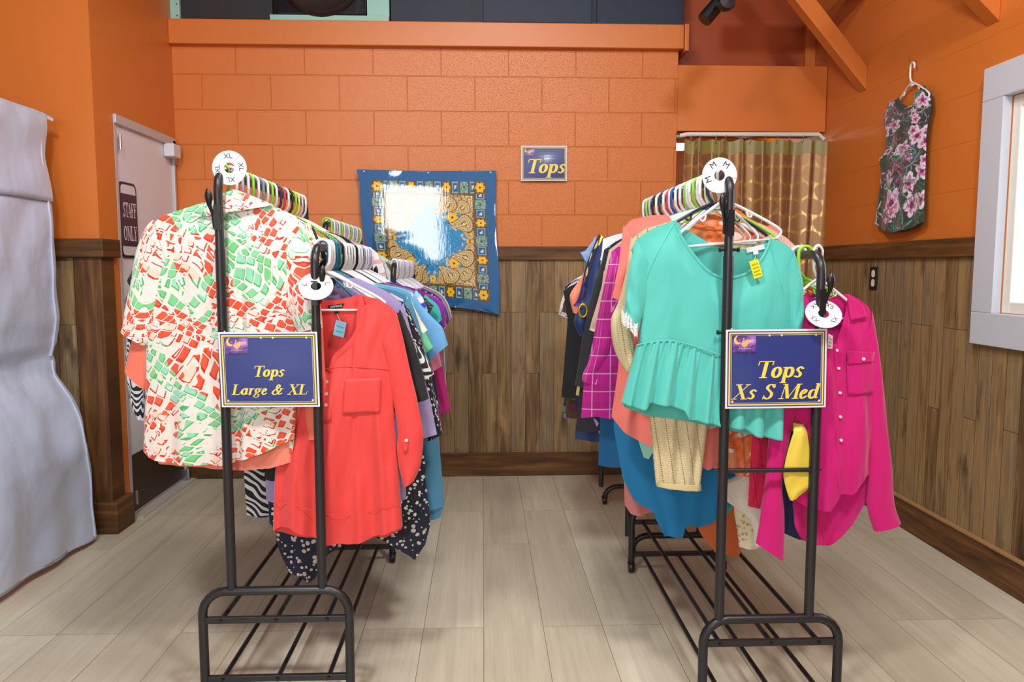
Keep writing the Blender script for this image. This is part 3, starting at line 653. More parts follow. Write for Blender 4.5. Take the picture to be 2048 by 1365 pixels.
def scarf_col(u, v):
    e = min(u, v, 1 - u, 1 - v); n = noise.noise(Vector((u * 40, v * 40, 0))); n2 = noise.noise(Vector((u * 95, v * 95, 5)))
    bw, tw = .075, .165
    if e < bw: return blend(SB, srgb('#084E7C'), max(0, n) * .5)
    N = 13
    if e < tw:
        cell = (1 - 2 * bw) / N; cu = (u - bw) / cell; cv = (v - bw) / cell
        side_h = min(v, 1 - v) < tw
        k = int(cu) if side_h else int(cv)
        if min(u, 1 - u) < tw and side_h: k = 0
        ku = (cu - k - .5) if side_h else 0; kv = (cv - k - .5) if not side_h else 0
        ac = (e - bw) / (tw - bw) - .5
        x, y = (ku, ac) if side_h else (ac, kv)
        kk = k % 4
        if min(u, 1 - u) < tw and min(v, 1 - v) < tw:
            uu = (min(u, 1 - u) - bw) / (tw - bw) - .5; vv = (min(v, 1 - v) - bw) / (tw - bw) - .5
            f = flower(uu, vv, .44); return f or blend(BRN, GOLD, .3 if n2 > .1 else 0)
        if kk == 0:
            f = flower(x, y, .46); return f or blend(BRN, GOLD, .3 if n2 > .1 else 0)
        if kk == 2: return blend(TEAL, CRM if n2 > 0 else SB, .35) if abs(x) < .45 and abs(y) < .46 and (abs(x) + abs(y) > .14) else BRN
        d = max(abs(x) * 1.25, abs(y))
        return BRN if d > .45 else (srgb('#7FB3CC') if d > .34 else (SB if d > .18 or (x + y) > .1 else CRM))
    if e < tw + .012: return blend(BRN, GOLD, .5 if n2 > 0 else 0)
    # field: four corner groups of paisleys around a blue centre
    x, y = u - .5, v - .5; sx, sy = (1 if x > 0 else -1), (1 if y > 0 else -1); ax, ay = abs(x), abs(y)
    for (px, py, rot, s) in ((.135, .255, 62, .066), (.255, .12, 28, .066), (.245, .235, 45, .055), (.205, .275, 75, .042), (.28, .19, 12, .042), (.07, .285, 100, .04), (.288, .05, -10, .04)):
        dx, dy = ax - px, ay - py; a = R(rot - 90 + 180)
        lx, ly = dx * math.cos(-a) - dy * math.sin(-a), dx * math.sin(-a) + dy * math.cos(-a)
        c_ = paisley(lx, ly, s)
        if c_: return c_
    f = flower(ax - .165, ay - .165, .045, 9)
    if f: return f
    f = flower(ax - .0, ay - .285, .03, 7) or flower(ax - .29, ay, .03, 7)
    if f: return f
    m = ax + ay
    if m > .30 + .03 * math.sin(ax * 60) and (n > .05 or m > .47): return blend(GOLD, CRM, .5 + n2) if n2 > -.1 else blend(GOLD, BRN, .4)
    if m > .24 and n > .22: return srgb('#D9B9A0')
    return blend(SM, SB, max(0, min(1, .35 + n * .4)))
t_ = NT('printed silk', .6, spec=.3, coat=1, coatr=.03); t_.b.inputs['Coat IOR'].default_value = 1.56
t_.bump(t_.math('ADD', t_.math('MULTIPLY', t_.noise(t_.obj(30, 1, 6), 4.0, 4, .6), 1.0), t_.math('MULTIPLY', t_.noise(t_.obj(), 9, 3), 1.2)), .35, .003)
cb = t_.n('ShaderNodeBump', i={'Strength': .2, 'Distance': .0008, 'Height': t_.noise(t_.obj(14, 1, 2.5), 5.0, 3, .6)})
t_.set(t_.b.inputs['Coat Normal'], cb)
M_scarf = t_.col(t_.n('ShaderNodeVertexColor', layer_name='paint').outputs['Color'])
YS = YB - .045
sTL, sTR, sBR, sBL = P(721, 339, Y=YS), P(991, 341, Y=YS), P(999, 627, Y=YS), P(737, 606, Y=YS)
NS = 300
def scarf_p(u, v):
    p = (sTL * (1 - u) + sTR * u) * v + (sBL * (1 - u) + sBR * u) * (1 - v)
    ec = max(abs(2 * u - 1), abs(2 * v - 1)) ** 16; dy = .5 * ec * (.006 * math.sin(u * 9 + v * 3) * (1 - v) + .004 * math.sin(u * 23 + 1) * (1 - v) ** 2 + .003 * noise.noise(Vector((u * 6, v * 6, 2)))) + .0002 * math.sin(v * 17 + 3 * u)
    e = 1 - v; sag = .006 * math.sin(math.pi * u) * v ** 8 + .012 * math.sin(u * 7) * e ** 6
    ed = .012 * math.sin(v * 5 + 1) * ((1 - u) ** 10) + .006 * math.sin(v * 7) * u ** 12
    cn = .018 * (max(0, 1 - u * 14) * max(0, 1 - (1 - v) * 9))
    return p + Vector((ed - cn, dy - .002, -sag))
b = MB(); b.grid(scarf_p, NS, NS); b.c = [scarf_col(i / NS, j / NS) for j in range(NS + 1) for i in range(NS + 1)]
sc = tag(b.build('scarf', M_scarf, loc=(sBL.x, YB - .03, sBL.z), smooth=True, solid=.0015), 'blue silk scarf with sunflower border and paisleys pinned to the block wall', 'scarf')
b = MB()
for u in (.04, .5, .96):
    p = scarf_p(u, .985); b.lathe(p, [(0, -.008), (.004, -.007), (.004, 0)], 10, 'y')
tag(b.build('pushpins', M_disc, loc=scarf_p(.5, .98), smooth=True), 'clear pushpins along the top edge of the blue scarf', 'pushpins', kind='stuff')

# ------------------------------------------------------------------ curtain with its rod
YC = YB + .0
b = MB(); a, c = P(1354, 273, Y=YC - .01), P(1644, 270, Y=YC - .01)
b.tube([a, (a.x + .06, a.y, a.z + .012), (c.x - .02, c.y, c.z + .003), (c.x + .012, c.y, c.z - .025)], .0125, 14)
cr2 = empty('curtain_rod', a, 'white curtain rod across the changing room opening', 'curtain rod'); b.build('rod', M_white2, cr2, smooth=True)
b = MB(); b.tube([(a.x - .006, a.y, a.z), (a.x + .012, a.y, a.z)], .019, 14); b.build('rod_end_cap', M_chrome, cr2, smooth=True)
zR = a.z
t_ = NT('bronze satin', .24, spec=.6, sheen=.2, metal=.35)
sepu = t_.n('ShaderNodeSeparateXYZ', i={0: t_.uv()})
rowf = t_.math('DIVIDE', sepu.outputs[1], .092); ro = t_.math('FLOOR', rowf)
cu_ = t_.math('FRACT', t_.math('ADD', t_.math('DIVIDE', sepu.outputs[0], .092), t_.math('MULTIPLY', ro, .5)))
dx_ = t_.math('SUBTRACT', cu_, .5); dy_ = t_.math('SUBTRACT', t_.math('FRACT', rowf), .5)
dd = t_.math('SQRT', t_.math('ADD', t_.math('MULTIPLY', dx_, dx_), t_.math('MULTIPLY', dy_, dy_)))
inn = t_.math('LESS_THAN', dd, .49)
t_.set(t_.b.inputs['Roughness'], t_.math('ADD', t_.math('MULTIPLY', inn, .14), .22))
M_curt = t_.col(t_.mix(inn, srgb('#B08448'), srgb('#94683A')))
x0c, x1c = P(1366, 400, Y=YC).x, P(1655, 400, Y=YC).x
def curt(u, v):
    x = x0c + (x1c - x0c) * (u + .012 * math.sin(u * 40)) - .03 * (1 - v) * (u > .5) * (u - .5)
    ph = u * 2 * math.pi * 7 + .9 * math.sin(u * 5) + .5 * math.sin(v * 3 + u * 8)
    amp = .018 + .016 * (1 - v) + .004 * math.sin(u * 17)
    z = zR - .022 - .012 * (1 - math.cos(u * 2 * math.pi * 11)) * .5 - (1 - v) * (zR - .25) + .0 * v
    return Vector((x, YC - .012 + amp * math.sin(ph) + .004 * math.sin(ph * 2.3 + 1), z))
cu2 = empty('curtain', ((x0c + x1c) / 2, YC, .22), 'bronze satin curtain with woven circles over the changing room opening', 'curtain')
b = MB(); b.grid(curt, 200, 60, uvfn=lambda u, v: (u * 1.15, v * 1.7)); b.build('curtain_cloth', M_curt, cu2, smooth=True, solid=.002)
b = MB(); b.grid(lambda u, v: curt(u, .96 + .045 * v) + Vector((0, -.0025, 0)), 200, 3, uvfn=lambda u, v: (0, 0)); b.build('curtain_heading', plain('olive satin heading', '#93854A', .4), cu2, smooth=True)
for k in range(12):
    u = (k + .35) / 11.7; p = curt(u, .99); b = MB()
    b.tube([(p.x + .0155 * math.cos(R(t)) * .3, a.y + .018 * math.sin(R(t)) * .9, zR - .011 + .027 * math.cos(R(t))) for t in range(0, 360, 30)], .0013, 6, closed=True)
    tag(b.build('curtain_ring', M_chrome, loc=(p.x, a.y, zR), smooth=True), 'small wire ring holding the bronze curtain on the white rod', 'curtain ring', 'curtain rings on the white rod')
# lamp in the changing room, seen left of the curtain
lp = empty('wall_lamp', (1.20, 5.0, 1.98), 'small lit lamp in the changing room left of the curtain', 'lamp')
t_ = NT('lit lamp glass', .4); t_.b.inputs['Emission Color'].default_value = (1, .86, .6, 1); t_.b.inputs['Emission Strength'].default_value = 9; t_.col((1, .9, .7))
p0 = P(1351, 287, Y=5.2); p1 = P(1367, 300, Y=5.2)
b = MB(); b.box(p0.x - .02, p1.x + .01, 5.18, 5.24, p1.z, p0.z - .0); b.build('lamp_glass', t_.mat, lp, bevel=.006)
b = MB(); b.box(1.078, p0.x - .01, 5.2, 5.22, (p0.z + p1.z) / 2 - .012, (p0.z + p1.z) / 2 + .012); b.build('lamp_arm', M_chrome, lp)
l = bpy.data.lights.new('changing_room_lamp', 'POINT'); l.energy = 2; l.color = (1, .8, .55); l.shadow_soft_size = .05
lo = bpy.data.objects.new('changing_room_lamp', l); COL.objects.link(lo); lo.location = (1.75, 5.25, 2.0)

# ------------------------------------------------------------------ fabric booth on the left
t_ = NT('silver grey polyester', .36, spec=.5, sheen=.35)
t_.bump(t_.math('ADD', t_.noise(t_.obj(1, 1, .6), 5, 1.5, .45, .5), t_.math('MULTIPLY', t_.noise(t_.obj(1, 1, 1), 22, 1), .1)), .6, .04)
M_tent = t_.col(srgb('#BFC8E2'))
bt = empty('fabric_booth', (-2.3, 2.9, 0), 'silver grey fabric fitting booth beside the left wainscot', 'booth')
ztop = 1.845
edge = sorted([(lambda q: (q.z, q.x))(P(a_, c_, Y=3.38)) for a_, c_ in ((93, 232), (96, 260), (98, 320), (106, 400), (118, 520), (127, 640), (122, 690), (108, 715), (118, 750), (150, 800), (170, 850), (185, 900), (190, 980), (196, 1055))])
def ten(u, v):          # u along the footprint (front-right corner runs y 2.2 -> 3.38, then back), v height
    z = v * ztop; xe = lin(edge, z); yk = 3.40
    pin = math.exp(-((z - .80) / .07) ** 2)
    bulge = math.sin(math.pi * min(1, max(0, (z - .8) / 1.05))) * .03 if z > .8 else math.sin(math.pi * z / .8) * .03
    if u < .72:
        t = u / .72; y = 1.9 + (yk - 1.9) * t
        x = xe - .012 - .05 * (1 - t) + bulge * math.sin(math.pi * t) * .6 + .018 * noise.noise(Vector((t * 4, z * 2.2, 0)))
        x += (.012 * math.sin(z * 30 + t * 9) * pin + .010 * math.sin(t * 34 + z * 2) * (1 - v) ** 1.2 + .014 * noise.noise(Vector((t * 9 - z * 3, z * 5, 4)))) * t
        y += .012 * noise.noise(Vector((t * 5, z * 6, 1))) * t
        if t > .9: x -= (t - .9) ** 2 * .8; 
        z2 = z + (.035 * math.sin(t * math.pi)) * (v < .001) 
        z2 += (.02 * (1 - t)) * v * 0
        return Vector((x, y, z2 + .03 * (1 - v) * (1 if t > .93 else 0) * 0 + .015 * (1 - v)))
    t = (u - .72) / .28
    x = xe - .03 - t * 1.0; y = yk - .005 + .015 * math.sin(t * 30) * (1 - v)
    return Vector((x, y, z + .015 * (1 - v)))
b = MB(); b.grid(ten, 220, 110); b.build('booth_wall', M_tent, bt, smooth=True, solid=.002)
b = MB(); b.grid(lambda u, v: ten(u * .76, .80 + .2 * v) + Vector((.009 + .003 * math.sin(v * 9), -.004, 0)), 130, 14); b.build('booth_band', M_tent, bt, smooth=True, solid=.002)
b = MB(); b.grid(lambda u, v: Vector((-1.93 - u * 1.0, 1.9 + 1.49 * v, ztop + .01 + .02 * math.sin(3 * u) * math.sin(3 * v))), 10, 10); b.build('booth_roof', M_tent, bt, smooth=True, solid=.002)
b = MB(); p = P(92, 232, Y=3.40); b.poly([(p.x - .01, 3.405, p.z + .012), (p.x + .03, 3.40, p.z - .01), (p.x + .028, 3.40, p.z - .022), (p.x - .012, 3.405, p.z - .006)], (0, -.003, 0)); b.build('corner_tab', M_tent, bt)
for z0 in (.02, .82):
    b = MB(); b.tube([ten(.70, (z0 + k * (.78 if z0 < .5 else 1.0) / 24) / ztop) + Vector((.006, -.004, 0)) for k in range(25)], .005, 6); b.build('seam', M_tent, bt, smooth=True)
for x, y in ((-1.79, 3.10), (-1.80, 3.30), (-2.85, 3.3), (-1.8, 1.95)):
    b = MB(); b.tube([(x, y, .0), (x, y, .10)], .012, 10); b.tube([(x, y, .0), (x, y, .016)], .017, 12); b.build('booth_foot', M_blackp, bt, smooth=True)
# ------------------------------------------------------------------ fabrics
FAB = {}
def fab(kind, *cs, rough=.72, sheen=.25, wr=.35):
    key = (kind, cs, rough)
    if key in FAB: return FAB[key]
    t = NT('%s fabric %s' % (kind, ' '.join(cs)), rough, spec=.35, sheen=sheen)
    C = [srgb(c) for c in cs]; uv = t.uv(); ob = t.obj(1, 1, .4)
    h = t.math('ADD', t.math('MULTIPLY', t.noise(ob, 11, 3, .5, .5), 1.0), t.math('MULTIPLY', t.noise(uv, 420, 2), .06))
    sp = t.n('ShaderNodeSeparateXYZ', i={0: uv}); U, V = sp.outputs[0], sp.outputs[1]
    c = C[0]
    if kind in ('plain', 'satin'): c = t.mix(t.math('MULTIPLY', t.noise(uv, 8, 2), .15), C[0], tuple(x * .8 for x in C[0]))
    elif kind == 'stripe':      # vertical fine stripes
        w = float(.009)
        f = t.math('GREATER_THAN', t.math('FRACT', t.math('DIVIDE', U, w)), .55); c = t.mix(f, C[0], C[1])
        h = t.math('ADD', h, t.math('MULTIPLY', f, .3))
    elif kind == 'hstripe':
        f = t.math('FRACT', t.math('DIVIDE', t.math('ADD', V, t.math('MULTIPLY', U, .15)), .05))
        c = t.ramp(f, [(0, C[0]), (.3, C[0]), (.31, C[1]), (.6, C[1]), (.61, C[2 % len(C)]), (1, C[2 % len(C)])], 'CONSTANT')
    elif kind == 'plaid':
        g = lambda x, p, w: t.math('LESS_THAN', t.math('FRACT', t.math('DIVIDE', x, p)), w)
        a = t.math('MULTIPLY', t.math('ADD', g(U, .055, .06), g(V, .055, .06)), .75); b2 = t.math('MULTIPLY', t.math('ADD', g(U, .055, .45), g(V, .055, .45)), .12)
        c = t.mix(b2, C[0], (.0, .0, .0)); c = t.mix(a, c, C[1])
    elif kind in ('floral', 'pebble', 'smallfloral'):
        sc_ = {'floral': 22, 'pebble': 62, 'smallfloral': 75}[kind]
        wv = t.n('ShaderNodeVectorMath', operation='ADD', i={0: uv, 1: t.n('ShaderNodeVectorMath', operation='SCALE', i={0: t.n('ShaderNodeTexNoise', i={'Vector': uv, 'Scale': 30.0}).outputs['Color'], 'Scale': .03 if kind == 'floral' else .012}).outputs[0]})
        vo = t.n('ShaderNodeTexVoronoi', i={'Vector': wv.outputs[0], 'Scale': float(sc_)})
        rnd = t.n('ShaderNodeSeparateColor', i={0: vo.outputs['Color']}).outputs[0]
        dist = vo.outputs['Distance']
        if kind == 'pebble':
            m = t.math('LESS_THAN', dist, t.math('ADD', .22, t.math('MULTIPLY', rnd, .22))); c = t.mix(m, C[0], C[1])
        elif kind == 'smallfloral':
            m = t.math('LESS_THAN', dist, t.math('ADD', .2, t.math('MULTIPLY', rnd, .25))); c = t.mix(m, C[0], C[1])
            if len(C) > 2: c = t.mix(t.math('MULTIPLY', m, t.math('GREATER_THAN', rnd, .6)), c, C[2])
        else:
            cc = t.ramp(rnd, [(i / max(1, len(C) - 1), x) for i, x in enumerate(C[1:] + [C[1]])][:len(C)], 'CONSTANT') if len(C) > 2 else C[1]
            m = t.math('LESS_THAN', dist, .42); c = t.mix(m, C[0], cc)
            c = t.mix(t.math('LESS_THAN', dist, .12), c, C[0])
    elif kind == 'zebra':
        n1 = t.noise(uv, 9, 1, .4, 1.0)
        f = t.math('SINE', t.math('MULTIPLY', t.math('ADD', t.math('ADD', V, t.math('MULTIPLY', U, .45)), t.math('MULTIPLY', n1, .11)), 260.0))
        c = t.mix(t.math('GREATER_THAN', f, .1), C[0], C[1])
    elif kind == 'leaf':
        vo = t.n('ShaderNodeTexVoronoi', i={'Vector': t.uv(14, 32, .6), 'Scale': 1.0}); n1 = t.noise(uv, 16, 3, .5, 1)
        m = t.math('LESS_THAN', t.math('ADD', vo.outputs['Distance'], t.math('MULTIPLY', n1, .25)), .48)
        base = t.ramp(n1, [(.35, C[0]), (.5, C[1]), (.62, C[0])]); c = t.mix(m, base, C[2])
    elif kind == 'knit':        # metallic knit with dotted open-work lines
        fine = t.noise(uv, 260, 2); c = t.mix(t.step(fine, .35, .7), C[0], C[1])
        ln = t.math('LESS_THAN', t.math('FRACT', t.math('DIVIDE', t.math('ADD', U, t.math('MULTIPLY', V, .16)), .028)), .10)
        dots = t.math('LESS_THAN', t.math('FRACT', t.math('DIVIDE', V, .006)), .5)
        c = t.mix(t.math('MULTIPLY', ln, dots), c, tuple(x * .25 for x in C[0])); h = t.math('ADD', h, t.math('MULTIPLY', fine, .5))
        t.b.inputs['Metallic'].default_value = .15
    elif kind == 'heather': c = t.mix(t.noise(uv, 500, 3, .7), C[0], C[1])
    elif kind == 'geo':
        nw = t.n('ShaderNodeTexNoise', i={'Vector': uv, 'Scale': 5.0, 'Detail': 1.0})
        wv = t.n('ShaderNodeVectorMath', operation='ADD', i={0: t.uv(1, 1, .55), 1: t.n('ShaderNodeVectorMath', operation='SCALE', i={0: nw.outputs['Color'], 'Scale': .13}).outputs[0]}).outputs[0]
        GS = 40.0; vo = t.n('ShaderNodeTexVoronoi', distance='CHEBYCHEV', i={'Vector': wv, 'Scale': GS, 'Randomness': .6})
        sc3 = t.n('ShaderNodeSeparateColor', i={0: vo.outputs['Color']}); r1, r2, r3 = sc3.outputs[0], sc3.outputs[1], sc3.outputs[2]
        lp_ = t.n('ShaderNodeVectorMath', operation='SUBTRACT', i={0: t.n('ShaderNodeVectorMath', operation='SCALE', i={0: wv, 'Scale': GS}).outputs[0], 1: t.n('ShaderNodeVectorMath', operation='SCALE', i={0: vo.outputs['Position'], 'Scale': GS}).outputs[0]})
        ls = t.n('ShaderNodeSeparateXYZ', i={0: lp_.outputs[0]}); dx, dy = ls.outputs[0], ls.outputs[1]
        vo2 = t.n('ShaderNodeTexVoronoi', feature='F2', distance='CHEBYCHEV', i={'Vector': wv, 'Scale': GS, 'Randomness': .6})
        gap = t.math('SUBTRACT', vo2.outputs['Distance'], vo.outputs['Distance'])
        rad = t.math('ADD', .40, t.math('MULTIPLY', r1, .14))
        inside = t.math('MULTIPLY', t.math('LESS_THAN', vo.outputs['Distance'], rad), t.math('GREATER_THAN', gap, .10))
        lshape = t.math('MAXIMUM', t.math('GREATER_THAN', t.math('MAXIMUM', dx, t.math('MULTIPLY', dy, -1.0)), t.math('SUBTRACT', rad, .13)), t.math('LESS_THAN', gap, .22))
        lshape = t.math('MULTIPLY', lshape, t.math('GREATER_THAN', t.math('SUBTRACT', dx, dy), -.1))
        region = t.noise(t.uv(1, 1, 0, 3.1, 1.7), 7.5, 1, .4, .4); dens = t.noise(t.uv(1, 1, 0, 8, 4), 8.5, 1, .4, .4)
        red = t.math('LESS_THAN', region, t.math('ADD', .515, t.math('MULTIPLY', t.math('SUBTRACT', r3, .5), .03)))
        hi = t.mix(red, t.mix(r2, srgb('#74CC7C'), srgb('#9CDFC6')), t.mix(r2, srgb('#EE5330'), srgb('#E8603C')))
        dk = t.mix(red, srgb('#4DB86A'), srgb('#CE3415')); pale = t.mix(red, srgb('#CDEBE4'), srgb('#F7D9C8'))
        solid = t.math('GREATER_THAN', t.math('ADD', dens, t.math('MULTIPLY', t.math('SUBTRACT', r3, .5), .30)), .44)
        col_solid = t.mix(lshape, hi, dk); bg = t.mix(t.step(t.noise(uv, 9, 1), .5, .7), C[0], srgb('#F3EDE6'))
        col_open = t.mix(lshape, t.mix(t.math('GREATER_THAN', r1, .6), bg, pale), dk)
        c = t.mix(inside, bg, t.mix(solid, col_open, col_solid))
        h = t.math('ADD', h, t.math('MULTIPLY', t.math('FRACT', t.math('DIVIDE', U, .006)), .05))
    t.bump(h, wr, .012)
    if kind == 'satin': t.b.inputs['Roughness'].default_value = .35
    FAB[key] = t.col(c); t.mat.use_backface_culling = False
    return FAB[key]

# ------------------------------------------------------------------ hangers
def hanger_mesh(name, mat, kind='tube'):
    b = MB(); r = .0034; w = .165
    hk = [(-.018, 0, -.018)] + [(.0195 * math.cos(R(a)), 0, -.0075 + .0195 * math.sin(R(a))) for a in range(170, -6, -22)] + [(.0195, 0, -.03), (.018, 0, -.050), (.010, 0, -.064), (.002, 0, -.072), (0, 0, -.08)]
    if kind == 'flat':
        b.tube(hk, .0022, 6)
        for s in (-1, 1): b.tube(bez([(0, 0, -.066), (s * .03, 0, -.080), (s * .1, 0, -.105), (s * .175, 0, -.15), (s * .19, 0, -.17)], 3), .0085, 8, flat=.3)
        b.tube([(-.19, 0, -.172), (.19, 0, -.172)], .004, 6)
    else:
        b.tube(hk, r * 1.35, 8)
        for s in (-1, 1):
            b.tube(bez([(0, 0, -.074), (s * .02, 0, -.082), (s * .06, 0, -.100), (s * (w - .01), 0, -.152), (s * w, 0, -.170), (s * (w - .015), 0, -.182)], 3), r * 1.25, 8)
            b.tube([(s * .062, 0, -.10), (s * .066, 0, -.118), (s * .075, 0, -.121), (s * .082, 0, -.112)], r * .9, 6)
        b.tube([(-w + .015, 0, -.182), (w - .015, 0, -.182)], r, 8)
        b.poly([(-.035, .0, -.0925), (0, .0, -.078), (.035, .0, -.0925)], (0, .002, 0))
    return b.mesh(name, mat)
HC = {'white': '#E6E8EC', 'green': '#8ED63A', 'navy': '#2A3350', 'grey': '#7F97A4', 'black': '#1A1B20', 'teal': '#19708E', 'blue': '#1F56A8', 'red': '#D8404C', 'yellow': '#E8DC78', 'lilac': '#B9B6DC', 'pink': '#E68A92', 'clear': '#CDC6CC'}
HM = {}
def hanger(colr, x, y, zrod, rz=0, label=None, group=None, kind='tube', ry=0, sx=1):
    k = (colr, kind)
    if k not in HM:
        m = plain(colr + ' plastic hanger', HC[colr], .35 if kind != 'flat' else .8)
        HM[k] = hanger_mesh('hanger', m, kind)
    o = bpy.data.objects.new('clothes_hanger', HM[k]); COL.objects.link(o)
    o.location = (x, y, zrod); o.rotation_euler = (0, R(ry), R(rz + (180 if x > 0 else 0))); o.scale = (sx, 1, 1)
    return tag(o, label, 'hanger', group)

# ------------------------------------------------------------------ garments
def prof_at(rows, z): return lin(rows, -z)
def garment(name, label, mat, Y, rows, tf, hem, tb=None, hb=None, dep=.022, folds=(), amp=.006, nf=5, sleeves=(), rb=None, group=None, cat='top', seed=0, nu=44, nv=36, smat=None, z0=None, asfront=True, hemwave=0.0, sdep=.016):
    """rows [(z,xl,xr)], tf/tb/hem/hb [(x,z)] curves, sleeves [[(x,z outer, x,z inner)...]]; all in world units at depth Y"""
    rows = sorted([(-z, a, b_) for z, a, b_ in rows]); tf = sorted(tf); tb = sorted(tb or tf); hem = sorted(hem); hb = sorted(hb or hem)
    zlo = min(z for _, z in hem); xc = (rows[0][1] + rows[0][2]) / 2
    root = empty(name, (xc, Y, zlo), label, cat, group)
    rnd = random.Random(seed + int(Y * 1000)); ph = [rnd.random() * 6.28 for _ in range(6)]
    def surf(s, v, back=False, off=0.0):
        tp = tb if back else tf; hm = hb if back else hem
        xl, xr = rows[0][1:]; x = xl + s * (xr - xl); zt = lin(tp, x)
        for _ in range(2):
            xl, xr = lin(rows, -zt); x = xl + s * (xr - xl); zt = lin(tp, x)
        # bottom
        zb = zlo; 
        for _ in range(4):
            xl2, xr2 = lin(rows, -zb); zb = lin(hm, xl2 + s * (xr2 - xl2))
        z = zt + (zb - zt) * v
        xl, xr = lin(rows, -z); x = xl + s * (xr - xl)
        e = max(0.0, 1 - (2 * s - 1) ** 2); pr = e ** .45
        g = .28 + .72 * sst(0, .22, v)
        fo = amp * (v ** 1.2) * (math.sin(2 * math.pi * (nf * s + .12 * math.sin(3 * v + ph[0])) + ph[1]) + .5 * math.sin(2 * math.pi * (nf * 1.7 * s) + ph[2] + 2 * v))
        fo += (amp * 1.3 * noise.noise(Vector((s * 5 + ph[3], v * 2.5, ph[4]))) + amp * .55 * noise.noise(Vector((s * 13 + v * 3, v * 6, ph[3])))) * sst(0, .15, v)
        for (sc_, wd, am, p0) in folds:
            fo += am * math.exp(-((s - sc_) / wd) ** 2) * sst(p0, min(1, p0 + .35), v)
        y = dep * pr * g
        if back: y = Y + max(.001, y - fo * .6) + off
        else: y = Y - max(.001, y + fo * min(1, e * 6)) - off
        zz = z + (hemwave * math.sin(2 * math.pi * nf * s + ph[1]) * (v ** 6))
        return Vector((x, y, zz))
    b = MB(); W = 2 * nu
    def fn(a, v):
        k = a * W
        if k <= nu: return surf(k / nu, v)
        return surf(1 - (k - nu) / nu, v, True)
    vs = []; uv = []; fs = []
    for j in range(nv + 1):
        for i in range(W):
            p = fn(i / W, j / nv); vs.append(p); uv.append((p.x + (0 if i <= nu else .37), p.z))
    for j in range(nv):
        for i in range(W):
            i2 = (i + 1) % W; fs.append((j * W + i, (j + 1) * W + i, (j + 1) * W + i2, j * W + i2))
    b.add(vs, fs, uv); b.build('bodice', mat, root, smooth=True)
    for ribs in sleeves:
        ctr = bez([((r_[0] + r_[2]) / 2, (r_[1] + r_[3]) / 2, 0) for r_ in ribs], 5); hv = bez([((r_[0] - r_[2]) / 2, (r_[1] - r_[3]) / 2, 0) for r_ in ribs], 5)
        n = 22; vs = []; uv = []; K = len(ctr); L = 0
        for i, (c_, h_) in enumerate(zip(ctr, hv)):
            t = i / (K - 1)
            for j in range(n):
                a = 2 * math.pi * j / n; w1 = 1 + .10 * math.sin(3 * a + t * 9 + ph[5]) * t
                dy = -math.sin(a) * sdep * (.55 + .45 * t) * w1 + .006 * noise.noise(Vector((a, t * 5, ph[0]))) 
                rt = h_ * math.cos(a) * (1 + .02 * math.sin(7 * t * 3 + a))
                p = Vector((c_.x + rt.x, Y + dy - .003, c_.y + rt.y)); vs.append(p); uv.append((p.x * 1.0 + .11 * math.sin(a), p.z))
        fs = [(i * n + j, (i + 1) * n + j, (i + 1) * n + (j + 1) % n, i * n + (j + 1) % n) for i in range(K - 1) for j in range(n)]
        b = MB(); b.add(vs, fs, uv); b.build('sleeve', smat or mat, root, smooth=True)
    root['_s'] = 0; del root['_s']
    def on(x, z, off=.003):      # point on the front cloth nearest to (x, z)
        xl, xr = lin(rows, -z); s = min(.99, max(.01, (x - xl) / (xr - xl)))
        zt = lin(tf, x); zb = lin(hem, x); v = min(1, max(0, (zt - z) / max(.01, zt - zb)))
        p = surf(s, v); return Vector((x, p.y - off, z))
    return root, on, surf
def px(Y): return lambda p, q: (lambda v: (v.x, v.z))(P(p, q, Y=Y))
def gpx(name, label, mat, Y, rows, tf, hem, tb=None, hb=None, sleeves=(), **k):
    c = px(Y); f = lambda L: [c(a, b_) for a, b_ in L] if L else None
    rw = []
    for py, xl, xr in rows: rw.append((c(xl, py)[1], c(xl, py)[0], c(xr, py)[0]))
    sl = [[(*c(a, b_), *c(d, e)) for a, b_, d, e in ribs] for ribs in sleeves]
    return garment(name, label, mat, Y, rw, f(tf), f(hem), f(tb), f(hb), sleeves=sl, **k)
def patch(root, on, mat, quad, name, Y, off=.004, n=10, uvs=True):
    """quad: four pixel corners TL TR BR BL draped on the cloth front"""
    c = px(Y); A, B_, C_, D = [c(*q) for q in quad]; b = MB()
    def f(u, v):
        x = (A[0] * (1 - u) + B_[0] * u) * v + (D[0] * (1 - u) + C_[0] * u) * (1 - v); z = (A[1] * (1 - u) + B_[1] * u) * v + (D[1] * (1 - u) + C_[1] * u) * (1 - v)
        return on(x, z, off)
    b.grid(f, n, n, uvfn=lambda u, v: (lambda p: (p.x, p.z))(f(u, v)))
    return b.build(name, mat, root, smooth=True, solid=.0012)
def band(root, on, mat, pts, name, Y, r=.004, off=.002, flat=.5):
    c = px(Y); b = MB(); b.tube(bez([on(*c(*p), off) for p in pts], 5), r, 8, flat=flat); return b.build(name, mat, root, smooth=True)
def button(root, on, mat, p, Y, r=.0045, off=.004):
    q = on(*px(Y)(*p), off); b = MB(); b.lathe(q, [(0, -.0018), (r * .6, -.0015), (r, -.002), (r, .001)], 12, 'y'); return b.build('button', mat, root, smooth=True)
M_pearl = plain('pearl button', '#E6DCD4', .25)

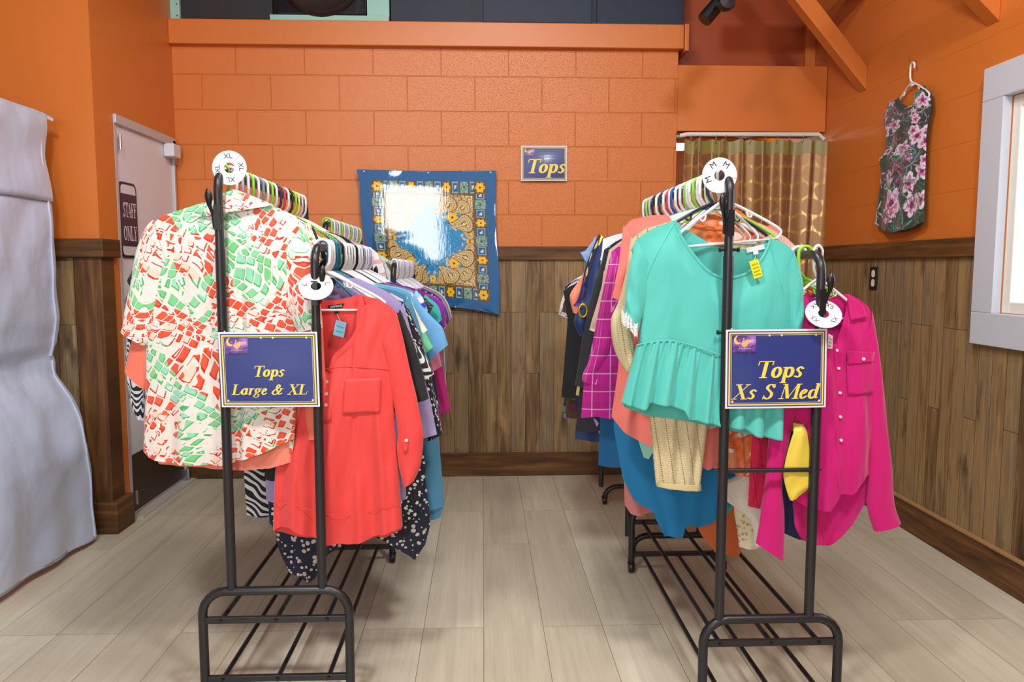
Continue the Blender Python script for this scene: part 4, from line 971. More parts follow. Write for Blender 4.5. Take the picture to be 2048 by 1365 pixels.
# ---- tall left rail: geometric print shirt, seen from the back
def one(kind, side, Y, label, mat, edge, hemy, shz, rodx, sleeve=None, cat='top', name='blouse', nk=.075, hemcurve=None, group=None, neck=.03, **k):
    """a garment of which the photo shows one side: edge = [(py, px)] of that side, the other side mirrored about the rail"""
    c = px(Y); s = 1 if side == 'r' else -1
    rows = []
    for py, ex in edge:
        x, z = c(ex, py); hw = max(.08, s * (x - rodx)); hm_ = min(hw, k.get('mirror', .2)); rows.append((z, rodx - (hw if s < 0 else hm_), rodx + (hw if s > 0 else hm_)))
    k.pop('mirror', None); zt = shz; hL, hR = rodx - rows[0][1], rows[0][2] - rodx; zs = min(rows[0][0], zt - .03)
    rows[0] = (zs, rodx - hL, rodx + hR)
    tf = [(rodx - hL, zs), (rodx - hL * .8, zs + (zt - zs) * .45), (rodx - nk, zt), (rodx - nk * .6, zt - neck * 1.3), (rodx, zt - neck * 2), (rodx + nk * .6, zt - neck * 1.3), (rodx + nk, zt), (rodx + hR * .8, zs + (zt - zs) * .45), (rodx + hR, zs)]
    tb = [(rodx - hL, zs), (rodx - hL * .8, zs + (zt - zs) * .45), (rodx - nk, zt), (rodx, zt - .012), (rodx + nk, zt), (rodx + hR * .8, zs + (zt - zs) * .45), (rodx + hR, zs)]
    if hemcurve: hem = [c(a, b_) for a, b_ in hemcurve]
    else:
        zh = c(900, hemy)[1]; hwb = prof_at([(-a, b_, d) for a, b_, d in rows], zh)
        hem = [(rodx - .4, zh), (rodx - .1, zh - .012), (rodx + .1, zh - .012), (rodx + .4, zh)]
    sl = []
    if sleeve:
        rb_ = [(*c(a, b_), *c(d, e)) for a, b_, d, e in sleeve]; sl.append(rb_)
        hm0 = (hR if s < 0 else hL); of = abs(rb_[0][0] - rodx) - hm0
        sl.append([(2 * rodx - a + s * of, b_, 2 * rodx - d + s * of, e) for a, b_, d, e in rb_])
    return garment(name, label, mat, Y, rows, tf, hem, tb, sleeves=sl, cat=cat, group=group, nu=22, nv=26, dep=k.pop('dep', .017), amp=k.pop('amp', .004), **k)

Y = LY + .040
M_geo = fab('geo', '#E9E5E0', rough=.55)
rt, on, _ = gpx('shirt', 'short sleeved white shirt with red and green block print, hung back to front', M_geo, Y,
    rows=[(455, 303, 612), (520, 306, 596), (600, 306, 590), (700, 292, 600), (800, 291, 594), (905, 287, 588)],
    tf=[(303, 455), (318, 436), (350, 424), (400, 408), (440, 396), (470, 388), (500, 392), (548, 412), (590, 432), (612, 455)],
    hem=[(287, 903), (300, 915), (330, 924), (400, 928), (440, 930), (470, 924), (520, 908), (560, 890), (588, 878)],
    hb=[(287, 903), (330, 926), (440, 933), (480, 932), (530, 926), (588, 905)],
    sleeves=[[(308, 440, 348, 560), (280, 478, 322, 600), (262, 560, 308, 650), (248, 640, 300, 684), (243, 664, 292, 692)],
             [(606, 450, 560, 520), (626, 500, 568, 590), (639, 590, 580, 640), (645, 656, 596, 664)]],
    amp=.006, nf=4, dep=.02, folds=[(.62, .03, -.012, .15), (.68, .03, .010, .15), (.3, .08, .008, .3)], nu=70, nv=60, sdep=.018)
def collar(root, mat, up, lo, Y, name='collar', d=.024, n=24):
    b = MB()
    def f(u, v):
        ux = up[0][0] + (up[-1][0] - up[0][0]) * u; lx = lo[0][0] + (lo[-1][0] - lo[0][0]) * u
        a_, c_ = P(ux, lin(up, ux), Y=Y), P(lx, lin(lo, lx), Y=Y); p = c_ * (1 - v) + a_ * v
        return Vector((p.x, Y - d * (.45 + .55 * math.sin(math.pi * u)) * (1.1 - .5 * v), p.z))
    b.grid(f, n, 6, uvfn=lambda u, v: (f(u, v).x + 1.3, f(u, v).z)); return b.build(name, mat, root, smooth=True, solid=.0015)
collar(rt, M_geo, [(420, 408), (440, 392), (470, 379), (500, 390), (545, 410)], [(400, 436), (440, 431), (470, 426), (510, 419), (550, 411)], Y)
M_cof = fab('plain', '#F08A72'); 
b = MB()
# ---- coral tee behind it
Y2 = Y + .020
gpx('t_shirt', 'coral short sleeved tee just behind the red and green block print shirt', M_cof, Y2,
    rows=[(460, 330, 600), (600, 322, 612), (800, 318, 628), (905, 316, 628)],
    tf=[(330, 460), (400, 425), (440, 420), (470, 432), (500, 420), (560, 430), (600, 460)],
    hem=[(316, 928), (400, 934), (480, 940), (540, 936), (590, 922), (628, 905)],
    sleeves=[[(330, 470, 360, 560), (290, 600, 330, 650), (262, 690, 310, 730), (250, 742, 296, 782)],
             [(604, 470, 580, 560), (640, 600, 596, 640), (648, 700, 604, 720), (657, 850, 612, 850), (655, 872, 614, 880)]], amp=.003, dep=.012, smat=fab('plain', '#EF7A62'))
RL = lpl; RLo = lpr; zsU = HLL - .115; zsL = HLR - .115
def lu(i): return LY + .05 + .052 * i
spec = [
 (3, 'white smock with tiny grey flowers peeking out left of the block print shirt', fab('smallfloral', '#ECE9DC', '#6A6A62', '#B8A070'), [(440, 306), (520, 300), (700, 315), (880, 320)], 890, [(305, 440, 340, 500), (290, 490, 325, 540), (282, 520, 315, 560)], 'blouse'),
 (4, 'black tank with a pink edge at the left shoulder of the floral smock', fab('plain', '#17171C'), [(455, 300), (560, 278), (700, 300), (900, 330)], 915, [(302, 452, 330, 520), (275, 520, 300, 560), (256, 560, 280, 590)], 'top'),
 (5, 'black and white zebra blouse showing below the coral sleeve', fab('zebra', '#17181C', '#D9DEE6'), [(470, 315), (600, 300), (800, 285), (880, 290)], 900, [(312, 500, 340, 560), (275, 620, 310, 660), (252, 690, 295, 710), (262, 800, 292, 830), (275, 835, 296, 842)], 'blouse'),
]
for i, lb, mt, ed, hy, sl, nm in spec: one('g', 'l', lu(i - 1), lb, mt, ed, hy, zsU, RL, sl, name=nm)
gen_u = [('white lace tank', fab('knit', '#E8E4D8', '#D6D0C0'), 0), ('brown and teal print blouse', fab('floral', '#E6E2D8', '#3F5A58', '#8A6A40'), 1), ('mustard tunic', fab('plain', '#C79A2E'), 0), ('dusty rose shirt', fab('plain', '#C98A8A'), 1), ('black paisley top', fab('smallfloral', '#1B1B20', '#B08A50'), 0), ('green ribbed tee', fab('stripe', '#8FC79A', '#5DA372'), 1), ('grey marl tee', fab('heather', '#9FA4AC', '#6E747E'), 0), ('navy floral tunic', fab('floral', '#1C2340', '#E07A5A', '#E8D8C0'), 1), ('cream linen shirt', fab('plain', '#E2D9C4'), 1), ('red wrap top', fab('plain', '#B52A30'), 0), ('pale aqua tee', fab('plain', '#A9D2D2'), 0), ('black tunic', fab('plain', '#1A1A1E'), 1), ('white cotton shirt', fab('plain', '#E6E8EC'), 1)]
ORD = ['', 'third', 'fourth', 'fifth', 'sixth', 'seventh', 'eighth', 'ninth', 'tenth', 'eleventh', 'twelfth', 'thirteenth', 'fourteenth', 'fifteenth', 'sixteenth', 'seventeenth', 'eighteenth', 'nineteenth', 'twentieth']
def generic(Y, rodx, zrod, label, mat, hw=.2, hem=.62, slv=.0, name='top', sh=.115):
    zt = zrod - sh; zs = zt - .062
    rows = [(zs, rodx - hw, rodx + hw), (zs - .12, rodx - hw * .93, rodx + hw * .93), (zt - hem, rodx - hw * 1.02, rodx + hw * 1.02)]
    tf = [(rodx - hw, zs), (rodx - hw * .85, zs + .028), (rodx - .075, zt), (rodx - .05, zt - .05), (rodx, zt - .08), (rodx + .05, zt - .05), (rodx + .075, zt), (rodx + hw * .85, zs + .028), (rodx + hw, zs)]
    tb = [p for p in tf if abs(p[0] - rodx) > .06] + [(rodx, zt - .012)]
    sl = []
    if slv:
        for s in (-1, 1):
            sl.append([(rodx + s * hw * .96, zs + .01, rodx + s * (hw - .05), zs - .09), (rodx + s * (hw + .02), zs - slv * .4, rodx + s * (hw - .04), zs - .1 - slv * .4), (rodx + s * (hw + .035), zs - slv, rodx + s * (hw - .035), zs - slv - .03)])
    h = zt - hem
    return garment(name, label, mat, Y, rows, tf, [(rodx - .3, h), (rodx, h - .015), (rodx + .3, h)], tb, sleeves=sl, nu=20, nv=20, dep=.017, amp=.004, seed=int(Y * 999), sdep=.015)
for k, (lb, mt, sv) in enumerate(gen_u):
    i = 5 + k
    generic(lu(i), RL, HLL, '%s, %s garment behind the block print shirt' % (lb, ORD[i - 1]), mt, .185 + .012 * (k % 3), .50 + .05 * (k * 7 % 5) / 5, .16 if sv else 0)
HU = ['green', 'white', 'lilac', 'white', 'green', 'white', 'grey', 'white', 'green', 'white', 'navy', 'red', 'white', 'black', 'green', 'yellow', 'clear', 'white']
for i in range(18):
    c_ = HU[i]
    hanger(c_, RL, lu(i) + (.004 if i else 0), HLL - .0, random.uniform(-6, 6) if i else 0, sx=.9 if i else .7, label= '%s plastic hanger on the tall left rail' % c_ if HU.count(c_) > 1 else 'only %s hanger on the tall left rail' % c_, group='hangers on the tall left rail')

# ---- short left rail: coral red blouse in front
Y = LY + .076
M_coral = fab('satin', '#EA4744', rough=.5); M_coral.node_tree.nodes['Principled BSDF'].inputs['Roughness'].default_value = .55
rt, on, _ = gpx('blouse', 'coral red blouse with chest pocket and rolled sleeves, front of the short left rail', M_coral, Y,
    rows=[(632, 572, 796), (700, 578, 782), (760, 570, 785), (850, 558, 790), (950, 550, 798), (1062, 546, 806)],
    tf=[(572, 632), (590, 608), (625, 592), (640, 598), (645, 660), (652, 742), (660, 738), (668, 712), (688, 694), (706, 674), (717, 648), (721, 618), (716, 590), (750, 597), (780, 612), (796, 632)],
    tb=[(572, 632), (590, 608), (625, 592), (650, 602), (680, 600), (716, 590), (750, 597), (780, 612), (796, 632)],
    hem=[(546, 1062), (562, 1054), (583, 1050), (600, 1062), (650, 1082), (700, 1086), (740, 1077), (765, 1065), (806, 1053)],
    hb=[(546, 1066), (600, 1078), (650, 1090), (720, 1088), (770, 1078), (806, 1058)],
    sleeves=[[(792, 622, 762, 690), (812, 700, 778, 760), (825, 760, 790, 820), (838, 815, 796, 870), (846, 870, 794, 900), (843, 925, 800, 940), (828, 962, 808, 972)]],
    amp=.009, nf=4, dep=.024, nu=80, nv=60, sdep=.022,
    folds=[(.17, .04, .012, .5), (.42, .10, .012, .15), (.72, .05, -.012, .3), (.86, .04, .010, .2), (.55, .05, -.008, .4)])
band(rt, on, M_coral, [(719, 590), (725, 618), (721, 650), (709, 677), (690, 698), (671, 716), (663, 742)], 'neck_binding', Y, .0085, .0015, .25)
for p in ((656, 762), (657, 785), (657, 806)): button(rt, on, M_pearl, p, Y)
patch(rt, on, M_coral, [(664, 748), (650, 746), (652, 838), (668, 836)][1:2] + [(664, 746), (668, 838), (652, 840)], 'placket', Y, .003, 8)
pk = patch(rt, on, M_coral, [(694, 756), (764, 754), (762, 822), (690, 824)], 'chest_pocket', Y, .005, 12)
band(pk if False else rt, on, M_coral, [(547, 1003), (600, 1006), (660, 1018), (700, 1028), (740, 1022), (770, 1010), (802, 1008)], 'hem_seam', Y, .0016, .003)
band(rt, on, M_coral, [(652, 738), (690, 732), (730, 733), (780, 738)], 'yoke_seam', Y, .0015, .003)
patch(rt, lambda x, z, o: Vector((x, Y - .027, z)), M_coral, [(808, 876), (818, 878), (817, 900), (809, 902)], 'sleeve_tab', Y, .0, 4); b = MB(); q = P(813, 881, Y=Y - .029); b.lathe(q, [(0, -.0018), (.003, -.0015), (.0045, -.002), (.0045, .001)], 12, 'y'); b.build('button', M_pearl, rt, smooth=True)
# neck label and price tag
b = MB(); c = px(Y + .003)
q = [P(655, 612, Y=Y + .003), P(689, 607, Y=Y + .003), P(684, 616, Y=Y + .003), P(660, 621, Y=Y + .003)]; b.poly(q, (0, .001, 0)); b.poly([P(668, 619, Y=Y + .003), P(676, 618, Y=Y + .003), P(677, 628, Y=Y + .003), P(669, 629, Y=Y + .003)], (0, .001, 0))
lbk = b.build('neck_label', fab('plain', '#1C1B1E'), rt)
tv, tf_ = font_mesh('EXPRESS', .0085); p = P(672.5, 613.5, Y=Y + .0025); b = MB(); b.add([p + Vector((v.x, 0, v.y + v.x * .14)) for v in tv], tf_); b.build('label_lettering', M_disc, lbk)
def pricetag(label, pxs, Y, col, rows_=4, strung=None):
    q = [P(a, b_, Y=Y) for a, b_ in pxs]; root = empty('price_tag', q[0], label, 'price tag')
    b = MB(); b.poly(q, (0, .0008, 0)); b.build('tag_card', plain('tag card ' + col, col, .5), root, bevel=.0003)
    u = q[1] - q[0]; v = q[3] - q[0]; b = MB(); rr = random.Random(3)
    for k in range(rows_):
        t = (k + 1.2) / (rows_ + 1.2); pts = []
        for j in range(13): pts.append(q[0] + u * (.16 + .68 * j / 12) + v * (t + .035 * math.sin(j * 2.3 + k) + rr.uniform(-.02, .02)) + Vector((0, -.0009, 0)))
        b.tube(pts, .0004, 4)
    b.build('handwriting', M_ink, root)
    if strung: b = MB(); b.tube([P(*strung, Y=Y + .01), (q[0] + q[1]) / 2 + v * .08], .0006, 5); b.build('tag_string', M_disc, root)
    return root
pricetag('pale blue price tag inside the coral red blouse neck', [(672, 640), (693, 646), (687, 676), (666, 670)], Y - .012, '#7FC4E0', 2, (674, 628))
def ll(i): return LY + .076 + .053 * i
L = [
 (1, 'plain black tee directly behind the coral red blouse', 't_shirt', fab('plain', '#1B1C22'), [(618, 797), (700, 790), (800, 785)], 950, [(800, 618, 780, 680), (826, 682, 798, 730), (845, 742, 812, 775), (858, 797, 827, 807)]),
 (1.55, 'black and white animal print blouse with yellow cuff behind the black tee', 'blouse', fab('zebra', '#16171B', '#C9CCD0'), [(618, 795), (700, 790), (830, 790)], 940, [(802, 620, 780, 680), (828, 680, 800, 720), (852, 715, 815, 745), (868, 748, 838, 768)]),
 (2.2, 'lilac buttoned shirt with its collar behind the coral red blouse', 'shirt', fab('plain', '#A99BD0'), [(606, 803), (700, 798), (850, 802), (975, 812)], 995, [(807, 606, 780, 650), (830, 690, 795, 705), (858, 790, 822, 800), (874, 868, 838, 878)]),
 (3, 'black blouse with dense white flower print behind the lilac shirt', 'blouse', fab('smallfloral', '#1B1E28', '#DCE0E2'), [(612, 812), (700, 815), (850, 838), (940, 852), (1030, 832)], 1035, [(815, 612, 790, 670), (840, 670, 805, 700), (864, 760, 825, 790), (886, 868, 852, 884)]),
 (4, 'long navy tunic with white pebble print reaching lowest on the left rack', 'tunic', fab('pebble', '#1A2138', '#C8C2BC'), [(612, 812), (750, 820), (950, 850), (1045, 862), (1130, 840)], 1100, None),
 (5, 'steel blue linen shirt with long folded cuffs', 'shirt', fab('plain', '#4A8AAE'), [(590, 812), (700, 830), (880, 872), (1005, 888), (1040, 880)], 1035, [(818, 592, 792, 650), (842, 660, 810, 690), (862, 770, 838, 800), (878, 880, 842, 885), (889, 1012, 846, 1022)]),
 (6, 'cream blouse between the steel blue linen shirt and the mint green top', 'blouse', fab('plain', '#E2DDC0'), [(596, 815), (700, 830), (900, 845)], 900, [(820, 598, 800, 650), (842, 640, 820, 668), (855, 660, 836, 676)]),
 (7, 'bright mint green top under the pale blue puffed cuff', 'top', fab('plain', '#7FE0A0'), [(596, 818), (700, 838), (880, 848)], 890, [(822, 598, 800, 650), (848, 660, 825, 690), (866, 694, 846, 712)]),
 (8, 'pale denim blue blouse with gathered elastic cuffs', 'blouse', fab('plain', '#6AA6DC'), [(588, 822), (700, 845), (860, 858)], 880, [(828, 588, 800, 640), (852, 622, 830, 665), (884, 655, 850, 700), (896, 690, 858, 722)]),
 (9, 'white and royal blue striped tee', 't_shirt', fab('hstripe', '#1C34B8', '#E6E8F4', '#7FC0E0'), [(578, 826), (650, 838), (860, 850)], 860, [(832, 580, 812, 630), (848, 600, 832, 630), (856, 622, 842, 640)]),
 (10, 'terracotta red top behind the blue striped tee', 'top', fab('plain', '#A8473F'), [(584, 832), (700, 845), (850, 852)], 855, None),
 (11, 'black square necked top with white scribble print', 'top', fab('smallfloral', '#17171A', '#8A8A88'), [(588, 838), (700, 850), (850, 858)], 870, [(842, 590, 825, 630), (868, 612, 850, 640)]),
 (12, 'aqua tee with a white hanger at its shoulder', 't_shirt', fab('plain', '#2FA7A4'), [(588, 842), (700, 858), (860, 862)], 880, [(850, 590, 830, 640), (876, 612, 856, 650), (884, 640, 866, 655)]),
 (13, 'dusty pink blouse low behind the pale blue cuff', 'blouse', fab('plain', '#D8809C'), [(592, 842), (700, 858), (850, 865)], 870, [(850, 592, 830, 650), (872, 680, 850, 700), (884, 732, 862, 745)]),
 (14, 'purple top with white trimmed neck', 'top', fab('plain', '#7A1E9A'), [(586, 850), (640, 862), (850, 866)], 870, [(858, 588, 840, 640), (888, 610, 868, 650), (890, 655, 872, 665)]),
 (15, 'magenta flared sleeve blouse near the far end of the short left rail', 'blouse', fab('plain', '#C01A78'), [(592, 850), (700, 862), (880, 868)], 880, [(858, 594, 840, 650), (880, 700, 862, 720), (896, 790, 876, 800), (903, 822, 876, 828)]),
 (16, 'rust and blue zigzag striped top, last on the short left rail', 'top', fab('hstripe', '#D8542A', '#2A4A8C', '#7A2A40'), [(592, 848), (700, 862), (905, 876)], 903, None),
 (17, 'indigo tee against the back frame of the left rack', 't_shirt', fab('plain', '#2E4AA0'), [(592, 846), (700, 858), (880, 866)], 880, [(855, 594, 840, 640), (880, 700, 862, 720)]),
]
HLc = ['white', 'white', 'white', 'white', 'teal', 'teal', 'black', 'white', 'white', 'white', 'white', 'black', 'white', 'white', 'grey', 'white', 'white', 'lilac']
hanger('white', RLo + .006, ll(0), HLR, 4, 'white hanger holding the coral red blouse at the short left rail')
for k, (i, lb, nm, mt, ed, hy, sl) in enumerate(L):
    hc = None
    if i == 4: hc = [(563, 1085), (570, 1140), (600, 1152), (628, 1166), (650, 1110), (700, 1080), (748, 1068), (800, 1098), (830, 1120), (848, 1095), (862, 1040)]
    one('g', 'r', ll(i), lb, mt, ed, hy, zsL + (-.05 if i < 2 else (.022 if i == 2.2 else 0)), RLo, sl, name=nm, hemcurve=hc, hemwave=0 if hc else .004)
    hanger(HLc[k + 1 if k + 1 < len(HLc) else 1], RLo, ll(i), HLR, random.uniform(-7, 7), sx=.82, label= '%s hanger among the closely packed hangers of the short left rail' % HLc[min(k + 1, 17)], group='hangers on the short left rail')
# zebra and navy hems low on the left of the coral blouse
one('g', 'l', ll(4.5), 'black and white zebra tunic hanging below the block print shirt', fab('zebra', '#15181E', '#DCE4EE'), [(600, 520), (800, 500), (950, 488), (1032, 494)], 1034, zsL, RLo, None, name='tunic', hemcurve=[(488, 1030), (530, 1036), (600, 1000), (800, 980)])
one('g', 'l', ll(3.5), 'beaded navy tunic left of the coral red blouse hem', fab('pebble', '#12305E', '#1A3A70'), [(600, 560), (800, 545), (950, 533), (1060, 540)], 1060, zsL, RLo, None, name='tunic', hemcurve=[(528, 1030), (550, 1062), (600, 1050), (800, 990)])

# ---- tall right rail
def ru(i): return RY + .045 + .0545 * i
def rl(i): return RY + .045 + .056 * i
Y = ru(0)
M_mintf = fab('satin', '#58C6BC', rough=.5); M_mintf.node_tree.nodes['Principled BSDF'].inputs['Roughness'].default_value = .5
zwa = lambda x: 0
rt, on, sf = gpx('blouse', 'mint green peplum blouse with wide neck and lace cuffs, front of the right rack', M_mintf, Y,
    rows=[(500, 1262, 1598), (560, 1280, 1590), (620, 1284, 1584), (690, 1276, 1582), (750, 1262, 1578), (815, 1244, 1573), (880, 1240, 1571)],
    tf=[(1262, 500), (1275, 478), (1305, 458), (1348, 441), (1362, 476), (1385, 510), (1415, 543), (1450, 557), (1490, 548), (1516, 526), (1532, 500), (1540, 478), (1568, 486), (1588, 504), (1598, 530)],
    tb=[(1262, 500), (1275, 478), (1305, 458), (1348, 441), (1385, 466), (1430, 492), (1470, 500), (1510, 496), (1540, 478), (1568, 486), (1588, 504), (1598, 530)],
    hem=[(1240, 806), (1283, 814), (1292, 803), (1340, 810), (1358, 814), (1366, 834), (1400, 840), (1448, 850), (1482, 852), (1500, 866), (1540, 872), (1573, 874)],
    hb=[(1240, 812), (1300, 836), (1366, 844), (1448, 860), (1500, 872), (1573, 880)],
    sleeves=[[(1272, 478, 1312, 560), (1256, 545, 1290, 610), (1250, 600, 1282, 640), (1248, 628, 1276, 664)],
             [(1588, 502, 1560, 560), (1604, 560, 1574, 620), (1606, 620, 1576, 660), (1603, 668, 1574, 680)]],
    amp=.004, nf=3, dep=.026, nu=60, nv=30, sdep=.02, folds=[(.5, .25, .006, .1)])
# body of the blouse above replaced below the waist by a gathered peplum
bod = [o for o in rt.children if o.name.startswith('bodice')][0]
c = px(Y)
wl = [(1272, 690), (1300, 683), (1340, 680), (1380, 690), (1410, 700), (1448, 712), (1500, 722), (1586, 728)]
hm2 = [(1242, 806), (1262, 812), (1284, 816), (1294, 803), (1330, 808), (1360, 816), (1368, 834), (1400, 840), (1448, 851), (1482, 853), (1500, 867), (1540, 874), (1575, 876)]
def pep(u, v):
    wx = 1273 + (1584 - 1273) * u; hx = 1242 + (1574 - 1242) * (u + .012 * math.sin(u * 2 * math.pi * 9))
    x = wx + (hx - wx) * v; y0 = lin(wl, wx); y1 = lin(hm2, hx)
    py = y0 + (y1 - y0) * v; q = P(x, py, Y=Y)
    g1 = math.sin(u * 2 * math.pi * 9 + .7 * math.sin(u * 11) + .6); g2 = math.sin(u * 2 * math.pi * 26 + v)
    e = min(1, (1 - (2 * u - 1) ** 2) * 5)
    dy = (.006 + .020 * v ** .7 * g1 * .8 + .004 * g2 * math.exp(-v * 3) + .010 * v) * e + .022 * max(0, 1 - (2 * u - 1) ** 2) ** .45
    return Vector((q.x, Y - dy - .002, q.z))
b = MB(); b.grid(pep, 200, 40, uvfn=lambda u, v: (u * .45, -v * .2)); b.build('peplum', M_mintf, rt, smooth=True, solid=.0015)
band(rt, on, M_mintf, wl, 'waist_seam', Y, .0022, .006)
band(rt, on, M_mintf, [(1348, 441), (1362, 476), (1385, 510), (1415, 543), (1450, 557), (1490, 548), (1516, 526), (1532, 500), (1540, 478)], 'neck_binding', Y, .0042, .001)
band(rt, on, M_mintf, [(1348, 446), (1330, 475), (1308, 515), (1292, 556), (1282, 610)], 'raglan_seam', Y, .0014, .001)
band(rt, on, M_mintf, [(1540, 484), (1545, 520), (1558, 570), (1575, 640)], 'raglan_seam', Y, .0014, .001)
b = MB()
for k in range(2):
    b.grid(lambda u, v: P(1243 + 34 * u + 2 * math.sin(u * 30), 618 + 34 * u + v * 26 + 3 * math.sin(u * 40 + k), Y=Y - .022 + .004 * math.sin(u * 30) + k * .03), 30, 5)
t_ = NT('white lace', .8); vo_ = t_.n('ShaderNodeTexVoronoi', i={'Vector': t_.obj(), 'Scale': 190.0}); al = t_.math('GREATER_THAN', vo_.outputs['Distance'], .28); t_.set(t_.b.inputs['Alpha'], al); M_lace = t_.col(srgb('#EDF2F0'))
b.build('lace_cuff', M_lace, rt, smooth=True)
b = MB(); b.poly([P(a, b_, Y=Y + .003) for a, b_ in ((1492, 497), (1528, 489), (1530, 498), (1494, 506))], (0, .001, 0)); b.poly([P(a, b_, Y=Y + .002) for a, b_ in ((1506, 502), (1516, 500), (1517, 508), (1507, 510))], (0, .001, 0)); b.build('neck_label', M_signw, rt)
pricetag('yellow handwritten price tag pinned in the mint blouse neck', [(1498, 524), (1516, 518), (1526, 552), (1509, 559)], Y - .03, '#E2E01E', 4, (1514, 504))
hanger('white', rpl - .004, Y, HRL, 2, sx=.86, ry=5, label= 'white hanger holding the mint green blouse')
M_gold2 = fab('knit', '#CDBB8C', '#E4D8B4', rough=.5)
Yg = ru(1)
rt, on, _ = gpx('sweater', 'gold openwork knit sweater behind the mint blouse, its hem hanging below', M_gold2, Yg,
    rows=[(480, 1262, 1560), (600, 1275, 1530), (740, 1290, 1470), (850, 1300, 1416), (975, 1312, 1400)],
    tf=[(1262, 480), (1290, 458), (1336, 444), (1380, 500), (1440, 530), (1500, 490), (1540, 470), (1560, 480)],
    tb=[(1262, 480), (1290, 458), (1336, 444), (1380, 470), (1440, 500), (1500, 480), (1560, 480)],
    hem=[(1300, 968), (1316, 970), (1368, 974), (1373, 980), (1400, 979)],
    sleeves=[[(1262, 474, 1300, 520), (1252, 540, 1280, 570), (1238, 600, 1268, 610), (1222, 640, 1262, 640), (1228, 700, 1268, 690), (1250, 742, 1276, 738)]], amp=.004, nf=3, dep=.022)
patch(rt, on, fab('plain', '#D8C690'), [(1312, 962), (1400, 968), (1400, 981), (1312, 972)], 'hem_band', Yg, .004, 8)
hanger('navy', rpl - .012, Yg, HRL, 12, 'navy hanger with its arm out above the gold knit sweater')
Yp = ru(2)
gpx('blouse', 'pale pink pleated blouse with cut out shoulders showing right of the mint blouse', fab('stripe', '#F0B8AE', '#E4A097'), Yp,
    rows=[(500, 1320, 1596), (600, 1316, 1600), (760, 1312, 1560), (850, 1312, 1452)],
    tf=[(1320, 500), (1350, 470), (1400, 520), (1450, 530), (1500, 500), (1515, 446), (1532, 454), (1570, 474), (1590, 492), (1596, 510)],
    hem=[(1312, 862), (1360, 866), (1400, 858), (1452, 850)],
    sleeves=[[(1594, 500, 1560, 560), (1600, 560, 1568, 620), (1606, 640, 1574, 660)]], amp=.005, nf=4, dep=.02)
hanger('green', rpl + .005, Yp, HRL, -6, 'bright green hanger with arms crossing behind the mint blouse neck')
Ys = ru(3); M_sal = fab('heather', '#F0867C', '#E8766C')
gpx('sweater', 'salmon pink sweater behind the gold knit, side hanging left', M_sal, Ys,
    rows=[(458, 1245, 1560), (600, 1245, 1545), (740, 1236, 1500), (838, 1222, 1450), (930, 1222, 1448)],
    tf=[(1245, 458), (1262, 440), (1300, 431), (1336, 430), (1360, 470), (1400, 505), (1450, 515), (1500, 480), (1540, 450), (1560, 458)],
    hem=[(1222, 832), (1245, 862), (1270, 878), (1300, 892), (1380, 925), (1412, 938), (1436, 925), (1450, 890)],
    sleeves=[[(1246, 452, 1280, 500), (1238, 520, 1262, 540), (1224, 596, 1250, 606)]], amp=.007, nf=4, dep=.02)
hanger('white', rpl, Ys, HRL, 5, 'white hanger on the tall right rail', 'hangers on the tall right rail')
Yo = ru(3.45); M_lf = fab('leaf', '#F0A070', '#E86A1A', '#F4E8E0')
rt, on, _ = gpx('blouse', 'orange and white leaf print blouse with high back collar', M_lf, Yo,
    rows=[(470, 1300, 1560), (600, 1310, 1550), (800, 1360, 1530), (900, 1420, 1518), (955, 1430, 1516)],
    tf=[(1300, 470), (1340, 452), (1372, 428), (1400, 416), (1440, 412), (1475, 420), (1500, 440), (1540, 455), (1560, 470)],
    hem=[(1420, 938), (1440, 934), (1480, 950), (1516, 956)], amp=.004, dep=.02)
band(rt, on, M_lf, [(1374, 448), (1400, 456), (1430, 458), (1460, 456), (1484, 446)], 'collar_roll', Yo, .006, .002)
hanger('white', rpl, Yo, HRL, -4, 'white hanger on the tall right rail', 'hangers on the tall right rail')
zsR = HRL - .115; RU = rpl
M_ring = fab('pebble', '#0E2C5C', '#14386E')
